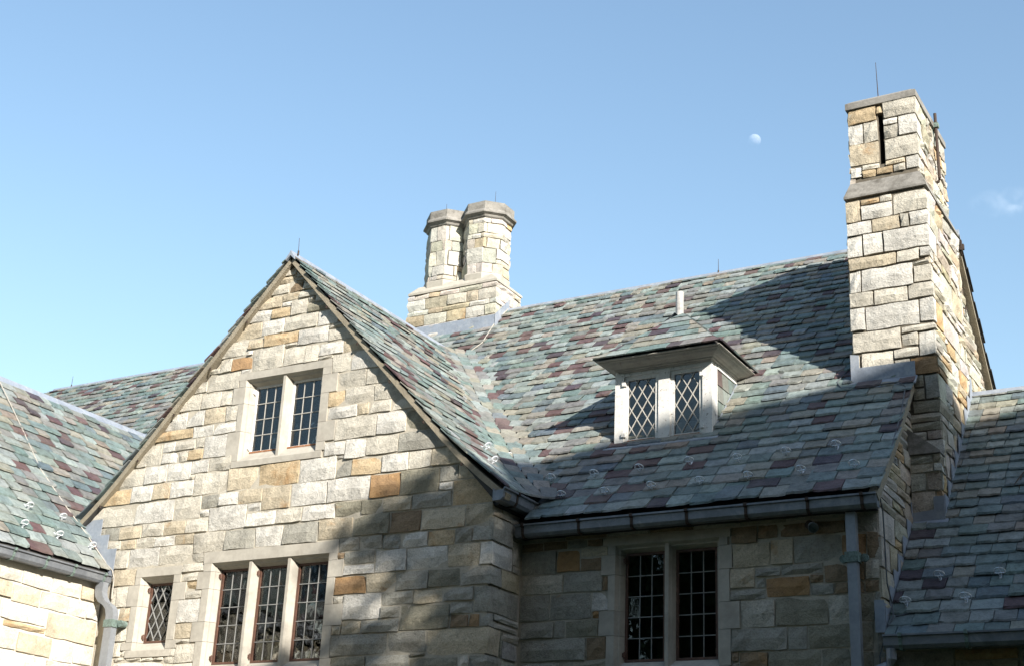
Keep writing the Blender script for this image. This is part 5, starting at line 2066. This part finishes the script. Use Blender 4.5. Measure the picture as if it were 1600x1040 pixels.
ra = sunpt(2.35, 22.0, 4.98)
rb = sunpt(14.0, 22.0 + 0.44 * 11.65, 2.66)
rb.z = ra.z
court_house('hall', 'tall stone hall on the east side of the court, beside the viewpoint', ra, rb, 4.2, 5.0, 4)
ra = sunpt(-14.0, 17.0, 3.0)
rb = sunpt(2.0, 23.5, 3.0)
ra.z = rb.z = (3.1 + 20.0 * SE) / CE  # added unseen range, dims the skylight on the shaded walls
court_house('low_sky_blocker', 'added unseen lower range that cuts skylight from the south-east', ra, rb, 3.4, 4.0, 6)
court_house('sky_blocker', 'added unseen tall block that cuts skylight from the south', (0.5, -28.5, 46), (22.0, -28.5, 46), 7.0, 9.0, 5)  # added unseen block, stretched tall to darken shaded walls and roofs


def tree(name, label, base, height, crown_r, crown_z0, seed, nleaf=2600, leaf=0.16, group='trees in the court', gapf=0.0):
    r = random.Random(seed)
    t = wing(name, label, 'tree', base, group)
    base = Vector(base)
    mb = MB()
    tips = []

    def limb(p, d, ln, rad, depth):
        pts = [p]
        d = d.normalized()
        for k in range(4):
            d = (d + Vector((r.uniform(-.2, .2), r.uniform(-.2, .2), r.uniform(-.05, .2)))).normalized()
            pts.append(pts[-1] + d * ln / 4)
        mb.tube(pts, rad, 6, taper=rad * 0.45)
        tips.append((pts[-1], ln))
        tips.append((pts[-2], ln))
        if depth:
            for k in range(r.randint(3, 4)):
                a = r.uniform(0, 2 * math.pi)
                dd = (d * 0.6 + Vector((math.cos(a), math.sin(a), r.uniform(0.0, 0.7)))).normalized()
                limb(pts[r.randint(2, 4)], dd, ln * r.uniform(0.5, 0.7), rad * 0.5, depth - 1)
    trunk_top = base + Vector((0, 0, crown_z0))
    mb.tube([base - Vector((0, 0, 0.2)), base + Vector((0.1, 0, crown_z0 * 0.5)), trunk_top, base + Vector((0, 0.1, height * 0.8))], height * 0.025, 9, taper=height * 0.006)
    nl = 11
    for k in range(nl):
        zz = crown_z0 + (height - crown_z0) * (k / nl) * 0.8
        a = k * 2.4 + r.uniform(-.4, .4)
        f = math.sin(math.pi * min(1, (k + 1.5) / (nl + 2)))
        limb(base + Vector((0, 0, zz)), Vector((math.cos(a), math.sin(a), 0.7)), crown_r * (0.35 + 0.6 * f) * 0.8, height * 0.008, 1)
    mb.build('trunk', 'bark', t)
    V, F = [], []
    clumps = []
    for p, ln in tips:
        clumps.append((p, 0.28 * crown_r))
    for k in range(nleaf):
        c, rr = r.choice(clumps)
        d = Vector((r.gauss(0, 1), r.gauss(0, 1), r.gauss(0, 0.8)))
        p = c + d * rr * 0.5
        if gapf and r.random() < gapf:
            continue
        a = Vector((r.gauss(0, 1), r.gauss(0, 1), r.gauss(0, 1))).normalized()
        b = a.cross(Vector((r.gauss(0, 1), r.gauss(0, 1), r.gauss(0, 1)))).normalized()
        s = leaf * r.uniform(0.6, 1.3)
        i = len(V)
        V += [p - a * s, p + b * s * 0.5, p + a * s, p - b * s * 0.5]
        F.append([i, i + 1, i + 2, i + 3])
    me = mesh_from(V, F, 'crown')
    me.materials.append(MAT['leaf'])
    o = bpy.data.objects.new('crown', me)
    link(o, t)
    return t


q = sunpt(1.45, 20.0, 5.15)
tree('shade_tree', 'tall slender leafy tree beside the hall, behind the viewpoint', (q.x, q.y, 0), q.z - 0.2, 1.7, q.z - 6.5, 3, nleaf=2300, leaf=0.17)
for k, (x, y, h, cr) in enumerate(((-7.0, -27, 12.6, 4.2), (-2.0, -26, 11.5, 3.8), (-13, -25, 11.5, 4.0), (-20, -23, 11.0, 4.0))):
    tree('court_tree', ['tallest leafy tree at the south-west corner of the court', 'leafy tree at the south edge of the court', 'low leafy tree at the west end of the court', 'round leafy tree farthest west of the court'][k], (x, y, 0), h, cr, h * 0.3, 50 + k, nleaf=9000, leaf=0.30)

# ---------------------------------------------------------------- moon and a wisp of cloud
md = (FWD + RIGHT * ((1179 - 800) / FPX) + DOWN * ((219.5 - 520) / FPX)).normalized()
mc = CAM + md * 3000.0
mr2 = 3000.0 * 9.6 / FPX * 0.985
bm = bmesh.new()
bmesh.ops.create_icosphere(bm, subdivisions=5, radius=mr2)
me = bpy.data.meshes.new('moon')
bm.to_mesh(me)
bm.free()
for p in me.polygons:
    p.use_smooth = True
m, nt, b = new_mat('moon_rock')
nt.nodes.remove(b)
out = nt.nodes['Material Output']
tc = nt.nodes.new('ShaderNodeTexCoord')
n1 = noise(nt, tc.outputs['Object'], 0.16, 4, 0.6)
df = nt.nodes.new('ShaderNodeBsdfDiffuse')
nt.links.new(ramp(nt, n1.outputs[0], [(0.35, 0.065), (0.62, 0.12)]), df.inputs['Color'])
tr = nt.nodes.new('ShaderNodeBsdfTransparent')
ad = nt.nodes.new('ShaderNodeAddShader')
nt.links.new(df.outputs[0], ad.inputs[0])
nt.links.new(tr.outputs[0], ad.inputs[1])
ge = nt.nodes.new('ShaderNodeNewGeometry')
mx = nt.nodes.new('ShaderNodeMixShader')
nt.links.new(ge.outputs['Backfacing'], mx.inputs[0])
nt.links.new(ad.outputs[0], mx.inputs[1])
tr2 = nt.nodes.new('ShaderNodeBsdfTransparent')
nt.links.new(tr2.outputs[0], mx.inputs[2])
nt.links.new(mx.outputs[0], out.inputs['Surface'])
me.materials.append(m)
mo = bpy.data.objects.new('moon', me)
mo.location = mc
COL.objects.link(mo)
tag(mo, 'pale gibbous daytime moon in the blue sky left of the tall chimney', 'moon')

# cloud: a small bank of thin vapour
cm = bpy.data.materials.new('cloud_vapour')
cm.use_nodes = True
nt = cm.node_tree
nt.nodes.remove(nt.nodes['Principled BSDF'])
pv = nt.nodes.new('ShaderNodeVolumePrincipled')
pv.inputs['Color'].default_value = (1, 1, 1, 1)
tc = nt.nodes.new('ShaderNodeTexCoord')
n1 = noise(nt, tc.outputs['Object'], 0.045, 5, 0.62, 0.5)
gr = nt.nodes.new('ShaderNodeTexGradient')
gr.gradient_type = 'SPHERICAL'
mp = nt.nodes.new('ShaderNodeMapping')
nt.links.new(tc.outputs['Object'], mp.inputs['Vector'])
mp.inputs['Scale'].default_value = (1 / 62, 1 / 40, 1 / 17)
nt.links.new(mp.outputs[0], gr.inputs[0])
dn = mathn(nt, 'MULTIPLY', ramp(nt, n1.outputs[0], [(0.46, 0.0), (0.70, 1.0)]), mathn(nt, 'MULTIPLY', gr.outputs['Fac'], 0.0075))
nt.links.new(dn, pv.inputs['Density'])
pv.inputs['Emission Color'].default_value = (0.86, 0.93, 1.0, 1)
nt.links.new(mathn(nt, 'MULTIPLY', dn, 0.6), pv.inputs['Emission Strength'])  # glow put in for sunlight scattered inside the cloud
nt.links.new(pv.outputs[0], nt.nodes['Material Output'].inputs['Volume'])
md = (FWD + RIGHT * ((1582 - 800) / FPX) + DOWN * ((318 - 520) / FPX)).normalized()
cc = CAM + md * 2000.0
bm = bmesh.new()
bmesh.ops.create_icosphere(bm, subdivisions=3, radius=1.0)
ca = RIGHT.copy(); ca.z = 0.0; ca.normalize()
cb = Vector((0, 0, 1))
cf = ca.cross(cb)
for v in bm.verts:
    p = v.co.copy()
    v.co = Vector((p.x * 62, p.y * 40, p.z * 17))
me = bpy.data.meshes.new('cloud')
bm.to_mesh(me)
bm.free()
me.materials.append(cm)
co = bpy.data.objects.new('cloud', me)
co.matrix_world = Matrix.Translation(cc) @ Matrix((ca, cf, cb)).transposed().to_4x4()
COL.objects.link(co)
co['label'] = 'faint white wisp of cloud at the right edge of the sky'
co['category'] = 'cloud'
co['kind'] = 'stuff'

# ---------------------------------------------------------------- tidy
for o in bpy.data.objects:
    if '_w' in o.keys():
        del o['_w']
bpy.context.view_layer.update()
